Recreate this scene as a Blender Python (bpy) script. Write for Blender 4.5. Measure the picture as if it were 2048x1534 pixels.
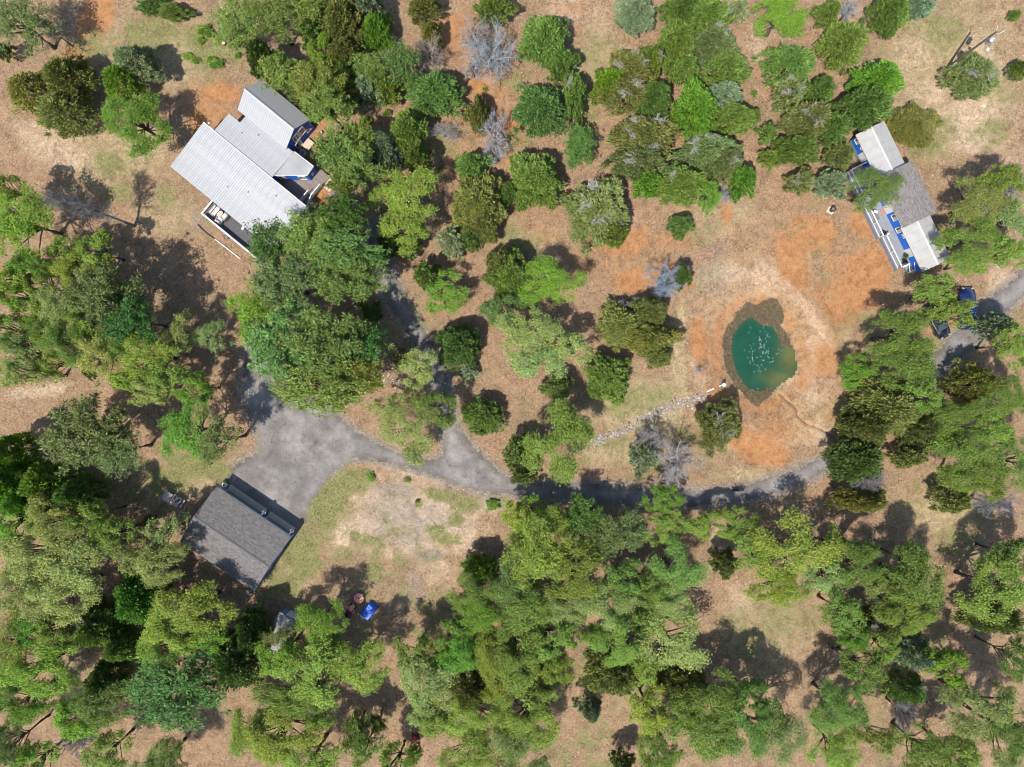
import bpy, math, random
import numpy as np
from mathutils import Vector

for o in list(bpy.data.objects):
    bpy.data.objects.remove(o, do_unlink=True)
SC = bpy.context.scene
COL = SC.collection
R = math.radians
H = 90.0           # flying height, metres
S = 0.0635         # metres on the ground per survey unit

# ------------------------------------------------------------------ camera
cam = bpy.data.cameras.new('camera')
cam.sensor_width = 36.0
cam.lens = 18.0 / (1024 * S / H)
cam.clip_end = 6000
camo = bpy.data.objects.new('camera', cam)
camo.location = (0, 0, H)
COL.objects.link(camo)
SC.camera = camo

# ------------------------------------------------------------------ light
SUN_EL = R(59.5)
SUN_AZ = math.atan2(-49.0, -73.0)          # compass style, from +Y
w = bpy.data.worlds.new('World')
SC.world = w
w.use_nodes = True
nt = w.node_tree
bg = nt.nodes['Background']
sky = nt.nodes.new('ShaderNodeTexSky')
sky.sky_type = 'NISHITA'
sky.sun_disc = False
sky.sun_elevation = SUN_EL
sky.sun_rotation = SUN_AZ
nt.links.new(sky.outputs[0], bg.inputs[0])
bg.inputs[1].default_value = 0.14
sl = bpy.data.lights.new('sun', 'SUN')
sl.energy = 4.6
sl.angle = R(0.53)
sl.color = (1.0, 0.94, 0.86)
so = bpy.data.objects.new('sun', sl)
dv = Vector((math.sin(SUN_AZ) * math.cos(SUN_EL), math.cos(SUN_AZ) * math.cos(SUN_EL), math.sin(SUN_EL)))
so.rotation_euler = (-dv).to_track_quat('-Z', 'Y').to_euler()
so.location = dv * 120
COL.objects.link(so)
SC.cycles.filter_width = 1.0
SC.cycles.max_bounces = 5
SC.cycles.diffuse_bounces = 3
SC.cycles.transmission_bounces = 3
SC.cycles.glossy_bounces = 2
SC.view_settings.view_transform = 'Standard'
SC.view_settings.look = 'None'
SC.view_settings.exposure = 0.6
SC.view_settings.gamma = 1.0
SC.view_settings.use_curve_mapping = False

rng = np.random.default_rng(7)
random.seed(7)


def G(px, py, h=0.0):
    """survey grid (units seen from the flying height) -> world x, y for a point h metres up"""
    k = S * (1 - h / H)
    return ((px - 1024) * k, -(py - 767) * k)


# ------------------------------------------------------------------ helpers: objects
def tag(o, label=None, cat=None, group=None, kind=None):
    if label: o['label'] = label
    if cat: o['category'] = cat
    if group: o['group'] = group
    if kind: o['kind'] = kind
    return o


def empty(name, loc, rz=0.0, parent=None):
    o = bpy.data.objects.new(name, None)
    o.location = loc
    o.rotation_euler = (0, 0, rz)
    o.empty_display_size = 0.3
    COL.objects.link(o)
    if parent: o.parent = parent
    return o


class MB:
    def __init__(s):
        s.v = []; s.f = []
    def add(s, vs, fs):
        b = len(s.v)
        s.v += [tuple(p) for p in vs]
        s.f += [tuple(i + b for i in f) for f in fs]
        return s
    def box(s, x0, x1, y0, y1, z0, z1):
        return s.add([(x0,y0,z0),(x1,y0,z0),(x1,y1,z0),(x0,y1,z0),(x0,y0,z1),(x1,y0,z1),(x1,y1,z1),(x0,y1,z1)],
                     [(0,3,2,1),(4,5,6,7),(0,1,5,4),(1,2,6,5),(2,3,7,6),(3,0,4,7)])
    def obox(s, cx, cy, cz, lx, ly, lz, a=0.0, tilt=0.0):
        c, n = math.cos(a), math.sin(a); ct, st = math.cos(tilt), math.sin(tilt)
        vs = []
        for dz in (-.5, .5):
            for dx, dy in ((-.5,-.5),(.5,-.5),(.5,.5),(-.5,.5)):
                x, y, z = dx*lx, dy*ly, dz*lz
                x, z = x*ct - z*st, x*st + z*ct
                vs.append((cx + x*c - y*n, cy + x*n + y*c, cz + z))
        return s.add(vs, [(0,3,2,1),(4,5,6,7),(0,1,5,4),(1,2,6,5),(2,3,7,6),(3,0,4,7)])
    def prism(s, poly, z0, z1):
        """poly counter clockwise; z0, z1 number or list"""
        n = len(poly)
        za = z0 if isinstance(z0, (list, tuple)) else [z0]*n
        zb = z1 if isinstance(z1, (list, tuple)) else [z1]*n
        vs = [(p[0], p[1], za[i]) for i, p in enumerate(poly)] + [(p[0], p[1], zb[i]) for i, p in enumerate(poly)]
        fs = [tuple(range(n-1, -1, -1)), tuple(range(n, 2*n))]
        fs += [(i, (i+1) % n, n + (i+1) % n, n + i) for i in range(n)]
        return s.add(vs, fs)
    def tube(s, pts, rad, n=8, cap=True):
        pts = [Vector(p) for p in pts]
        if not isinstance(rad, (list, tuple)): rad = [rad]*len(pts)
        vs = []
        for i, p in enumerate(pts):
            t = (pts[min(i+1, len(pts)-1)] - pts[max(i-1, 0)])
            t = t.normalized() if t.length > 1e-9 else Vector((0,0,1))
            a = t.cross(Vector((0,0,1)))
            if a.length < 1e-3: a = Vector((1,0,0))
            a.normalize(); b = t.cross(a)
            for k in range(n):
                q = p + (a*math.cos(2*math.pi*k/n) + b*math.sin(2*math.pi*k/n))*rad[i]
                vs.append(tuple(q))
        fs = []
        for i in range(len(pts)-1):
            for k in range(n):
                fs.append((i*n+k, i*n+(k+1) % n, (i+1)*n+(k+1) % n, (i+1)*n+k))
        if cap:
            fs.append(tuple(range(n-1, -1, -1))); fs.append(tuple((len(pts)-1)*n + k for k in range(n)))
        return s.add(vs, fs)
    def lathe(s, prof, cx=0, cy=0, n=16, sx=1, sy=1):
        vs = []
        for r, z in prof:
            for k in range(n):
                a = 2*math.pi*k/n
                vs.append((cx + sx*r*math.cos(a), cy + sy*r*math.sin(a), z))
        fs = [(i*n+k, i*n+(k+1) % n, (i+1)*n+(k+1) % n, (i+1)*n+k) for i in range(len(prof)-1) for k in range(n)]
        fs.append(tuple(range(n-1, -1, -1))); fs.append(tuple((len(prof)-1)*n + k for k in range(n)))
        return s.add(vs, fs)
    def loft(s, secs):
        """secs: list of rings with the same number of points"""
        n = len(secs[0]); vs = [p for r in secs for p in r]
        fs = [(i*n+k, i*n+(k+1) % n, (i+1)*n+(k+1) % n, (i+1)*n+k) for i in range(len(secs)-1) for k in range(n)]
        fs.append(tuple(range(n-1, -1, -1))); fs.append(tuple((len(secs)-1)*n + k for k in range(n)))
        return s.add(vs, fs)
    def mesh(s, name, mat, smooth=False):
        m = bpy.data.meshes.new(name)
        m.from_pydata(s.v, [], s.f)
        if mat: m.materials.append(mat)
        if smooth: m.polygons.foreach_set('use_smooth', [True]*len(m.polygons))
        m.update()
        return m
    def build(s, name, mat, parent=None, smooth=False, bevel=0.0):
        o = bpy.data.objects.new(name, s.mesh(name, mat, smooth))
        COL.objects.link(o)
        if parent: o.parent = parent
        if bevel:
            b = o.modifiers.new('b', 'BEVEL'); b.width = bevel; b.segments = 2; b.limit_method = 'ANGLE'
        return o


def link_mesh(name, me, parent=None, loc=None):
    o = bpy.data.objects.new(name, me)
    COL.objects.link(o)
    if parent: o.parent = parent
    if loc: o.location = loc
    return o


def np_mesh(name, V, F, mat, col=None, smooth=False):
    """V (n,3), F (m,k) arrays, col per vertex (n,3)"""
    m = bpy.data.meshes.new(name)
    k = F.shape[1]
    m.vertices.add(len(V)); m.loops.add(F.size); m.polygons.add(len(F))
    m.vertices.foreach_set('co', np.ascontiguousarray(V, dtype=np.float32).ravel())
    m.loops.foreach_set('vertex_index', np.ascontiguousarray(F, dtype=np.int32).ravel())
    m.polygons.foreach_set('loop_start', np.arange(0, F.size, k, dtype=np.int32))
    m.polygons.foreach_set('loop_total', np.full(len(F), k, dtype=np.int32))
    m.polygons.foreach_set('use_smooth', np.full(len(F), bool(smooth)))
    if col is not None:
        a = m.color_attributes.new('tint', 'FLOAT_COLOR', 'POINT')
        c = np.ones((len(V), 4), dtype=np.float32); c[:, :col.shape[1]] = col
        a.data.foreach_set('color', c.ravel())
    m.materials.append(mat)
    m.update(calc_edges=True)
    m.validate()
    return m


def unit(a):
    return a / np.maximum(np.linalg.norm(a, axis=1, keepdims=True), 1e-9)


def leaf_arrays(C, N, ln, wd, r, fold=0.0):
    """rhombic leaf sprays at C with normals N; length ln, width wd"""
    n = len(C)
    t = unit(np.cross(N, unit(r.normal(size=(n, 3)))))
    b = np.cross(N, t)
    ln = ln[:, None]; wd = wd[:, None]
    V = np.empty((n, 4, 3))
    V[:, 0] = C - t*ln*.5; V[:, 1] = C + b*wd*.5 + N*wd*fold
    V[:, 2] = C + t*ln*.5; V[:, 3] = C - b*wd*.5 + N*wd*fold
    return V.reshape(-1, 3), np.arange(4*n).reshape(-1, 4)


def strips(C, D, ln, wd, r):
    """thin pointed blades from C along unit D"""
    n = len(C)
    b = unit(np.cross(D, unit(r.normal(size=(n, 3)))))
    V = np.empty((n, 3, 3))
    V[:, 0] = C - b*wd[:, None]*.5; V[:, 1] = C + b*wd[:, None]*.5; V[:, 2] = C + D*ln[:, None]
    return V.reshape(-1, 3), np.arange(3*n).reshape(-1, 3)


# ------------------------------------------------------------------ helpers: noise on arrays, polygons
def vnoise(x, y, seed=0):
    def h(i, j):
        n = (i.astype(np.int64)*374761393 + j.astype(np.int64)*668265263 + seed*974634777) & 0x7fffffff
        n = ((n ^ (n >> 13)) * 1274126177) & 0x7fffffff
        return ((n ^ (n >> 16)) & 0xffff) / 65535.0
    xi = np.floor(x); yi = np.floor(y); fx = x-xi; fy = y-yi
    fx = fx*fx*(3-2*fx); fy = fy*fy*(3-2*fy)
    return (h(xi, yi)*(1-fx)+h(xi+1, yi)*fx)*(1-fy)+(h(xi, yi+1)*(1-fx)+h(xi+1, yi+1)*fx)*fy


def fbm(x, y, seed=0, o=4):
    s = 0; a = .5; t = 0
    for k in range(o):
        s = s + a*vnoise(x*2**k, y*2**k, seed+k*17); t += a; a *= .55
    return s/t


def inside(poly, X, Y):
    c = np.zeros(X.shape, bool); n = len(poly); j = n-1
    for i in range(n):
        xi, yi = poly[i]; xj, yj = poly[j]
        if yi != yj:
            c ^= ((yi > Y) != (yj > Y)) & (X < (xj-xi)*(Y-yi)/(yj-yi)+xi)
        j = i
    return c


def dist_line(pts, X, Y, closed=False, pad=22.0):
    a = np.array(pts); lo = a.min(0)-pad; hi = a.max(0)+pad
    k = (X > lo[0]) & (X < hi[0]) & (Y > lo[1]) & (Y < hi[1])
    out = np.full(X.shape, 1e3)
    if k.any(): out[k] = dist_near(pts, X[k], Y[k], closed)
    return out


def dist_near(pts, X, Y, closed=False):
    d = np.full(X.shape, 1e9)
    P = list(pts) + ([pts[0]] if closed else [])
    for (ax, ay), (bx, by) in zip(P[:-1], P[1:]):
        dx, dy = bx-ax, by-ay; L = dx*dx+dy*dy+1e-9
        t = np.clip(((X-ax)*dx+(Y-ay)*dy)/L, 0, 1)
        d = np.minimum(d, np.hypot(X-ax-t*dx, Y-ay-t*dy))
    return d


def sm(a, b, x):
    t = np.clip((x-a)/(b-a), 0, 1)
    return t*t*(3-2*t)


def gp(pts, h=0.0):
    return [G(x, y, h) for x, y in pts]


def densify(poly, step, jit, r, closed=True):
    out = []
    n = len(poly)
    for i in range(n if closed else n-1):
        a = poly[i]; b = poly[(i+1) % n]
        L = math.hypot(b[0]-a[0], b[1]-a[1]); k = max(1, int(L/step))
        for q in range(k):
            t = q/k
            out.append((a[0]+(b[0]-a[0])*t + r.normal()*jit, a[1]+(b[1]-a[1])*t + r.normal()*jit))
    return out


def smooth_poly(poly, it=2):
    for _ in range(it):
        n = len(poly); q = []
        for i in range(n):
            a = poly[i]; b = poly[(i+1) % n]
            q.append((a[0]*.75+b[0]*.25, a[1]*.75+b[1]*.25)); q.append((a[0]*.25+b[0]*.75, a[1]*.25+b[1]*.75))
        poly = q
    return poly


# ------------------------------------------------------------------ materials
def mat(name, color, rough=0.6, metal=0.0, var=0.12, scale=3.0, bump=0.0, bscale=20.0, spec=0.4, coat=0.0):
    m = bpy.data.materials.new(name); m.use_nodes = True
    t = m.node_tree; b = t.nodes['Principled BSDF']
    b.inputs['Roughness'].default_value = rough; b.inputs['Metallic'].default_value = metal
    b.inputs['Specular IOR Level'].default_value = spec
    b.inputs['Coat Weight'].default_value = coat
    tc = t.nodes.new('ShaderNodeTexCoord')
    nz = t.nodes.new('ShaderNodeTexNoise'); nz.inputs['Scale'].default_value = scale; nz.inputs['Detail'].default_value = 6
    t.links.new(tc.outputs['Object'], nz.inputs['Vector'])
    mr = t.nodes.new('ShaderNodeMapRange'); mr.inputs[1].default_value = .3; mr.inputs[2].default_value = .7
    mr.inputs[3].default_value = 1-var; mr.inputs[4].default_value = 1+var
    t.links.new(nz.outputs[0], mr.inputs[0])
    mx = t.nodes.new('ShaderNodeMix'); mx.data_type = 'RGBA'; mx.blend_type = 'MULTIPLY'; mx.inputs[0].default_value = 1
    mx.inputs[6].default_value = (*color, 1)
    t.links.new(mr.outputs[0], mx.inputs[7])
    t.links.new(mx.outputs[2], b.inputs['Base Color'])
    if bump:
        n2 = t.nodes.new('ShaderNodeTexNoise'); n2.inputs['Scale'].default_value = bscale; n2.inputs['Detail'].default_value = 5
        t.links.new(tc.outputs['Object'], n2.inputs['Vector'])
        bp = t.nodes.new('ShaderNodeBump'); bp.inputs['Strength'].default_value = bump; bp.inputs['Distance'].default_value = .03
        t.links.new(n2.outputs[0], bp.inputs['Height']); t.links.new(bp.outputs[0], b.inputs['Normal'])
    return m


def tint_mat(name, rough=0.8, use_obj=False, trans=0.0, spec=0.2):
    """colour from the 'tint' attribute, times the object's own colour when asked"""
    m = bpy.data.materials.new(name); m.use_nodes = True
    t = m.node_tree; b = t.nodes['Principled BSDF']; out = t.nodes['Material Output']
    b.inputs['Roughness'].default_value = rough; b.inputs['Specular IOR Level'].default_value = spec
    at = t.nodes.new('ShaderNodeAttribute'); at.attribute_name = 'tint'
    c = at.outputs['Color']
    if use_obj:
        oi = t.nodes.new('ShaderNodeObjectInfo')
        mx = t.nodes.new('ShaderNodeMix'); mx.data_type = 'RGBA'; mx.blend_type = 'MULTIPLY'; mx.inputs[0].default_value = 1
        t.links.new(c, mx.inputs[6]); t.links.new(oi.outputs['Color'], mx.inputs[7]); c = mx.outputs[2]
    t.links.new(c, b.inputs['Base Color'])
    if trans:
        tr = t.nodes.new('ShaderNodeBsdfTranslucent'); t.links.new(c, tr.inputs[0])
        ms = t.nodes.new('ShaderNodeMixShader'); ms.inputs[0].default_value = trans
        t.links.new(b.outputs[0], ms.inputs[1]); t.links.new(tr.outputs[0], ms.inputs[2]); t.links.new(ms.outputs[0], out.inputs[0])
    return m


M = {}
M['leaf'] = tint_mat('foliage', .5, True, .34, .3)
M['bark'] = mat('bark', (.09, .07, .055), .95, var=.4, scale=6, bump=.5, bscale=12)
M['deadwood'] = tint_mat('weathered_twigs', .9, True, 0, .1)
M['tint'] = tint_mat('tinted_matter', .9)
M['metal_roof'] = mat('galvanised_roof', (.335, .343, .355), .5, .08, var=.11, scale=.6, spec=.5)
M['trim'] = mat('white_trim', (0.527, 0.527, 0.5185), .5, var=.05)
M['blue'] = mat('blue_siding', (.034, .115, .43), .6, var=.1, scale=1.2)
M['blue_b'] = mat('bright_blue_siding', (.012, .105, .46), .6, var=.08, scale=1.2)
M['pane'] = mat('window_glass', (.035, .04, .045), .08, var=.1, spec=.8)
M['blind'] = mat('window_blind', (.30, .27, .22), .7)
M['deck_board'] = mat('grey_brown_deck', (0.187, 0.1573, 0.1403), .8, var=.2, scale=2.5)
M['deck_dark'] = mat('charcoal_deck', (.085, .08, .085), .75, var=.15, scale=2)
M['deck_grey'] = mat('painted_grey_deck', (0.204, 0.2167, 0.2338), .7, var=.07, scale=1.5)
M['slate'] = mat('slate_blue_skirt', (0.153, 0.187, 0.2465), .7, var=.08)
M['pale_wood'] = mat('pale_wood', (.46, .37, .28), .8, var=.18, scale=4)
M['grey_wood'] = mat('grey_weathered_wood', (0.289, 0.272, 0.272), .85, var=.18, scale=5)
M['door_grey'] = mat('garage_door_steel', (.17, .20, .23), .45, .1, var=.05)
M['black'] = mat('black_plastic', (.012, .012, .014), .5)
M['rubber'] = mat('tyre_rubber', (.018, .018, .018), .9)
M['steel'] = mat('galvanised_steel', (0.442, 0.4675, 0.493), .4, .5, var=.08)
M['white_plastic'] = mat('white_plastic', (0.663, 0.6715, 0.68), .4, var=.04)
M['cushion'] = mat('pale_cushion', (0.527, 0.51, 0.493), .9, var=.08, scale=6)
M['wicker'] = mat('grey_wicker', (.24, .22, .2), .8, var=.25, scale=25)
M['red'] = mat('faded_red_paint', (.36, .045, .045), .45, var=.3, scale=5)
M['red_f'] = mat('chalky_red_paint', (.62, .24, .20), .6, var=.35, scale=5)
M['red_d'] = mat('dark_red_paint', (.20, .015, .03), .4, var=.25, scale=4)
M['tarp'] = mat('blue_tarp', (.010, .11, .60), .35, var=.15, scale=4, bump=.6, bscale=7)
M['rust'] = mat('rusted_drum', (.07, .045, .035), .85, var=.4, scale=9)
M['ash'] = mat('grey_ash', (.16, .15, .16), .95, var=.4, scale=14)
M['slab'] = mat('pale_concrete', (0.493, 0.425, 0.34), .85, var=.12)
M['pole'] = mat('creosoted_pole', (.10, .075, .055), .9, var=.25, scale=4)
M['navy'] = mat('navy_car_paint', (.008, .018, .075), .25, .1, var=.04, coat=.8)
M['carblack'] = mat('black_car_paint', (.008, .012, .018), .22, .1, var=.04, coat=.8)
M['chrome'] = mat('chrome', (.7, .7, .72), .15, 1.0)
M['lamp_glass'] = mat('lamp_glass', (.28, .28, .28), .1)
M['mat_grey'] = mat('dark_rug', (.13, .14, .15), .95, var=.2, scale=12)
M['mat_tan'] = mat('tan_doormat', (.28, .17, .12), .95, var=.2, scale=12)
M['white_roof'] = mat('white_coated_roof', (.305, .30, .292), .6, var=.08, scale=1.2, bump=.15, bscale=4)
M['terracotta'] = mat('brown_pot', (.12, .07, .05), .8)
M['fur'] = mat('black_fur', (.008, .008, .008), .8, var=.2, scale=30)


def shingle_mat():
    m = tint_mat('asphalt_shingle', .92, False, 0, .15)
    t = m.node_tree; b = t.nodes['Principled BSDF']
    tc = t.nodes.new('ShaderNodeTexCoord'); nz = t.nodes.new('ShaderNodeTexNoise')
    nz.inputs['Scale'].default_value = 30; nz.inputs['Detail'].default_value = 4
    t.links.new(tc.outputs['Object'], nz.inputs['Vector'])
    bp = t.nodes.new('ShaderNodeBump'); bp.inputs['Strength'].default_value = .5; bp.inputs['Distance'].default_value = .01
    t.links.new(nz.outputs[0], bp.inputs['Height']); t.links.new(bp.outputs[0], b.inputs['Normal'])
    return m


M['shingle'] = shingle_mat()


def ground_mat():
    m = bpy.data.materials.new('ground_cover'); m.use_nodes = True
    t = m.node_tree; b = t.nodes['Principled BSDF']
    b.inputs['Roughness'].default_value = .95; b.inputs['Specular IOR Level'].default_value = .1
    tc = t.nodes.new('ShaderNodeTexCoord')

    def noise(sc, det=6, ro=.6, dist=0.0, stretch=None):
        n = t.nodes.new('ShaderNodeTexNoise'); n.inputs['Scale'].default_value = sc
        n.inputs['Detail'].default_value = det; n.inputs['Roughness'].default_value = ro; n.inputs['Distortion'].default_value = dist
        src = tc.outputs['Object']
        if stretch:
            mp = t.nodes.new('ShaderNodeMapping'); mp.inputs['Scale'].default_value = stretch[0]; mp.inputs['Rotation'].default_value = (0, 0, stretch[1])
            t.links.new(src, mp.inputs[0]); src = mp.outputs[0]
        t.links.new(src, n.inputs['Vector'])
        return n.outputs[0]

    def ramp(f, stops):
        r = t.nodes.new('ShaderNodeValToRGB'); e = r.color_ramp.elements
        while len(e) < len(stops): e.new(.5)
        for q, (p, c) in zip(e, stops): q.position = p; q.color = (*c, 1)
        t.links.new(f, r.inputs[0]); return r.outputs[0]

    def mix(f, a, c, mode='MIX'):
        x = t.nodes.new('ShaderNodeMix'); x.data_type = 'RGBA'; x.blend_type = mode
        if isinstance(f, float): x.inputs[0].default_value = f
        else: t.links.new(f, x.inputs[0])
        for i, q in ((6, a), (7, c)):
            if isinstance(q, tuple): x.inputs[i].default_value = (*q, 1)
            else: t.links.new(q, x.inputs[i])
        return x.outputs[2]

    def mask(wt, nz, lo, hi, amp=.9):
        a = t.nodes.new('ShaderNodeMath'); a.operation = 'MULTIPLY_ADD'
        t.links.new(nz, a.inputs[0]); a.inputs[1].default_value = amp; t.links.new(wt, a.inputs[2])
        mr = t.nodes.new('ShaderNodeMapRange'); mr.interpolation_type = 'SMOOTHSTEP'
        t.links.new(a.outputs[0], mr.inputs[0]); mr.inputs[1].default_value = lo; mr.inputs[2].default_value = hi
        return mr.outputs[0]

    def attr(n):
        a = t.nodes.new('ShaderNodeAttribute'); a.attribute_name = n
        s = t.nodes.new('ShaderNodeSeparateColor'); t.links.new(a.outputs['Color'], s.inputs[0])
        return s.outputs

    A = attr('cover_a'); B = attr('cover_b')
    big = noise(.22, 5, .6); mid = noise(1.1, 6, .65); fine = noise(3.6, 6, .72); tiny = noise(11, 4, .7)
    strk = noise(1.6, 6, .7, 1.2)
    av = t.nodes.new('ShaderNodeMath'); av.operation = 'MULTIPLY_ADD'; t.links.new(mid, av.inputs[0]); av.inputs[1].default_value = 1.1
    av2 = t.nodes.new('ShaderNodeMath'); av2.operation = 'MULTIPLY_ADD'; t.links.new(fine, av2.inputs[0]); av2.inputs[1].default_value = 1.1; av2.inputs[2].default_value = -.6
    t.links.new(av2.outputs[0], av.inputs[2]); rag = av.outputs[0]
    litter = ramp(fine, [(.30, (.125, .073, .043)), (.44, (.235, .147, .09)), (.55, (.315, .207, .131)), (.70, (.435, .313, .215))])
    litter = mix(mask(mid, big, .85, 1.25), litter, ramp(strk, [(.35, (.26, .165, .10)), (.6, (.37, .255, .165))]))
    orange = ramp(mid, [(.3, (.28, .128, .052)), (.5, (.385, .172, .066)), (.72, (.46, .25, .12))])
    orange = mix(.4, orange, ramp(fine, [(.3, (.20, .105, .055)), (.7, (.46, .27, .145))]))
    grass = ramp(fine, [(.28, (.085, .095, .03)), (.5, (.19, .19, .075)), (.7, (.32, .28, .15))])
    pale = ramp(strk, [(.3, (.30, .215, .14)), (.5, (.44, .33, .225)), (.68, (.58, .47, .35))])
    grey = ramp(fine, [(.3, (.13, .115, .10)), (.5, (.225, .20, .175)), (.72, (.36, .32, .275))])
    straw = ramp(strk, [(.3, (.20, .165, .085)), (.5, (.35, .28, .16)), (.68, (.50, .40, .25))])
    lit2 = ramp(fine, [(.3, (.10, .075, .042)), (.5, (.21, .165, .095)), (.7, (.34, .275, .175))])
    litter = mix(mask(noise(.16, 6, .65, .6), strk, .86, 1.25), litter, lit2)
    c = litter
    c = mix(mask(B[1], rag, .45, 1.35), c, straw)
    c = mix(mask(A[2], rag, .62, 1.4), c, pale)
    c = mix(mask(A[0], rag, .6, 1.3), c, orange)
    c = mix(mask(B[0], rag, .62, 1.4), c, grey)
    c = mix(mask(A[1], rag, .80, 1.30, 1.4), c, grass)
    c = mix(mask(B[2], fine, .6, .95), c, (.09, .055, .035))
    sp = ramp(tiny, [(.3, (.55, .53, .51)), (.5, (.86, .86, .86)), (.72, (1.1, 1.09, 1.08))])
    c = mix(1.0, c, sp, 'MULTIPLY')
    mo = ramp(noise(.75, 7, .75, .8), [(.32, (.64, .61, .57)), (.5, (1, 1, 1)), (.68, (1.18, 1.16, 1.13))])
    c = mix(1.0, c, mo, 'MULTIPLY')
    fl = ramp(noise(5.5, 3, .8, .5), [(.34, (.42, .37, .32)), (.42, (1, 1, 1))])
    c = mix(1.0, c, fl, 'MULTIPLY')
    t.links.new(c, b.inputs['Base Color'])
    ad = t.nodes.new('ShaderNodeMath'); ad.operation = 'ADD'; t.links.new(fine, ad.inputs[0]); t.links.new(tiny, ad.inputs[1])
    bp = t.nodes.new('ShaderNodeBump'); bp.inputs['Strength'].default_value = .6; bp.inputs['Distance'].default_value = .06
    t.links.new(ad.outputs[0], bp.inputs['Height']); t.links.new(bp.outputs[0], b.inputs['Normal'])
    return m


def road_mat():
    m = bpy.data.materials.new('worn_gravel_drive'); m.use_nodes = True
    t = m.node_tree; b = t.nodes['Principled BSDF']; b.inputs['Roughness'].default_value = .93; b.inputs['Specular IOR Level'].default_value = .15
    tc = t.nodes.new('ShaderNodeTexCoord')
    def noise(sc, d=6, r=.65):
        n = t.nodes.new('ShaderNodeTexNoise'); n.inputs['Scale'].default_value = sc; n.inputs['Detail'].default_value = d; n.inputs['Roughness'].default_value = r
        t.links.new(tc.outputs['Object'], n.inputs['Vector']); return n.outputs[0]
    def ramp(f, stops):
        r = t.nodes.new('ShaderNodeValToRGB'); e = r.color_ramp.elements
        while len(e) < len(stops): e.new(.5)
        for q, (p, c) in zip(e, stops): q.position = p; q.color = (*c, 1)
        t.links.new(f, r.inputs[0]); return r.outputs[0]
    a = ramp(noise(.35), [(.3, (.118, .109, .103)), (.5, (.182, .171, .165)), (.7, (.285, .27, .26))])
    f = ramp(noise(7, 5, .75), [(.3, (.62, .62, .62)), (.5, (.86, .86, .86)), (.75, (1.1, 1.09, 1.07))])
    mx = t.nodes.new('ShaderNodeMix'); mx.data_type = 'RGBA'; mx.blend_type = 'MULTIPLY'; mx.inputs[0].default_value = 1
    t.links.new(a, mx.inputs[6]); t.links.new(f, mx.inputs[7])
    st = ramp(noise(1.3, 5), [(.56, (1, 1, 1)), (.70, (.66, .62, .60))])
    m2 = t.nodes.new('ShaderNodeMix'); m2.data_type = 'RGBA'; m2.blend_type = 'MULTIPLY'; m2.inputs[0].default_value = 1
    t.links.new(mx.outputs[2], m2.inputs[6]); t.links.new(st, m2.inputs[7])
    at = t.nodes.new('ShaderNodeAttribute'); at.attribute_name = 'tint'
    m3 = t.nodes.new('ShaderNodeMix'); m3.data_type = 'RGBA'; m3.blend_type = 'MULTIPLY'; m3.inputs[0].default_value = 1
    t.links.new(m2.outputs[2], m3.inputs[6]); t.links.new(at.outputs['Color'], m3.inputs[7])
    t.links.new(m3.outputs[2], b.inputs['Base Color'])
    bp = t.nodes.new('ShaderNodeBump'); bp.inputs['Strength'].default_value = .5; bp.inputs['Distance'].default_value = .04
    t.links.new(noise(9), bp.inputs['Height']); t.links.new(bp.outputs[0], b.inputs['Normal'])
    return m


def water_mat():
    m = bpy.data.materials.new('murky_pond_water'); m.use_nodes = True
    t = m.node_tree; b = t.nodes['Principled BSDF']; b.inputs['Roughness'].default_value = .06; b.inputs['IOR'].default_value = 1.33
    at = t.nodes.new('ShaderNodeAttribute'); at.attribute_name = 'tint'
    tc = t.nodes.new('ShaderNodeTexCoord')
    n = t.nodes.new('ShaderNodeTexNoise'); n.inputs['Scale'].default_value = .6; n.inputs['Detail'].default_value = 4
    t.links.new(tc.outputs['Object'], n.inputs['Vector'])
    mr = t.nodes.new('ShaderNodeMapRange'); mr.inputs[1].default_value = .3; mr.inputs[2].default_value = .7; mr.inputs[3].default_value = .88; mr.inputs[4].default_value = 1.12
    t.links.new(n.outputs[0], mr.inputs[0])
    mx = t.nodes.new('ShaderNodeMix'); mx.data_type = 'RGBA'; mx.blend_type = 'MULTIPLY'; mx.inputs[0].default_value = 1
    t.links.new(at.outputs['Color'], mx.inputs[6]); t.links.new(mr.outputs[0], mx.inputs[7]); t.links.new(mx.outputs[2], b.inputs['Base Color'])
    n2 = t.nodes.new('ShaderNodeTexNoise'); n2.inputs['Scale'].default_value = 5; n2.inputs['Detail'].default_value = 3
    t.links.new(tc.outputs['Object'], n2.inputs['Vector'])
    bp = t.nodes.new('ShaderNodeBump'); bp.inputs['Strength'].default_value = .12; bp.inputs['Distance'].default_value = .05
    t.links.new(n2.outputs[0], bp.inputs['Height']); t.links.new(bp.outputs[0], b.inputs['Normal'])
    return m


M['ground'] = ground_mat(); M['road'] = road_mat(); M['water'] = water_mat()

# ------------------------------------------------------------------ the ground
zp = lambda pts, f, ox, oy: [(ox + x/f, oy + y/f) for x, y in pts]
WATER = zp([(440,330),(370,370),(290,460),(235,540),(205,660),(205,760),(220,900),(260,1040),(320,1150),(390,1250),(500,1310),(580,1330),
            (650,1280),(740,1240),(780,1170),(860,1120),(950,1060),(1000,1000),(985,940),(965,800),(940,720),(870,680),(830,560),
            (770,470),(700,420),(600,430),(560,380),(500,340)], 6.39, 1430, 580)
WEED = zp([(450,165),(360,230),(270,310),(180,440),(130,580),(115,720),(140,900),(180,1060),(270,1200),(370,1290),(400,1380),(520,1465),
           (620,1430),(700,1360),(750,1260),(700,1240),(600,1000),(800,800),(940,720),(975,720),(985,610),(900,540),(830,470),(880,400),(870,280),
           (820,180),(780,120),(710,115),(640,150),(570,205),(510,190)], 6.39, 1430, 580)
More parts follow.
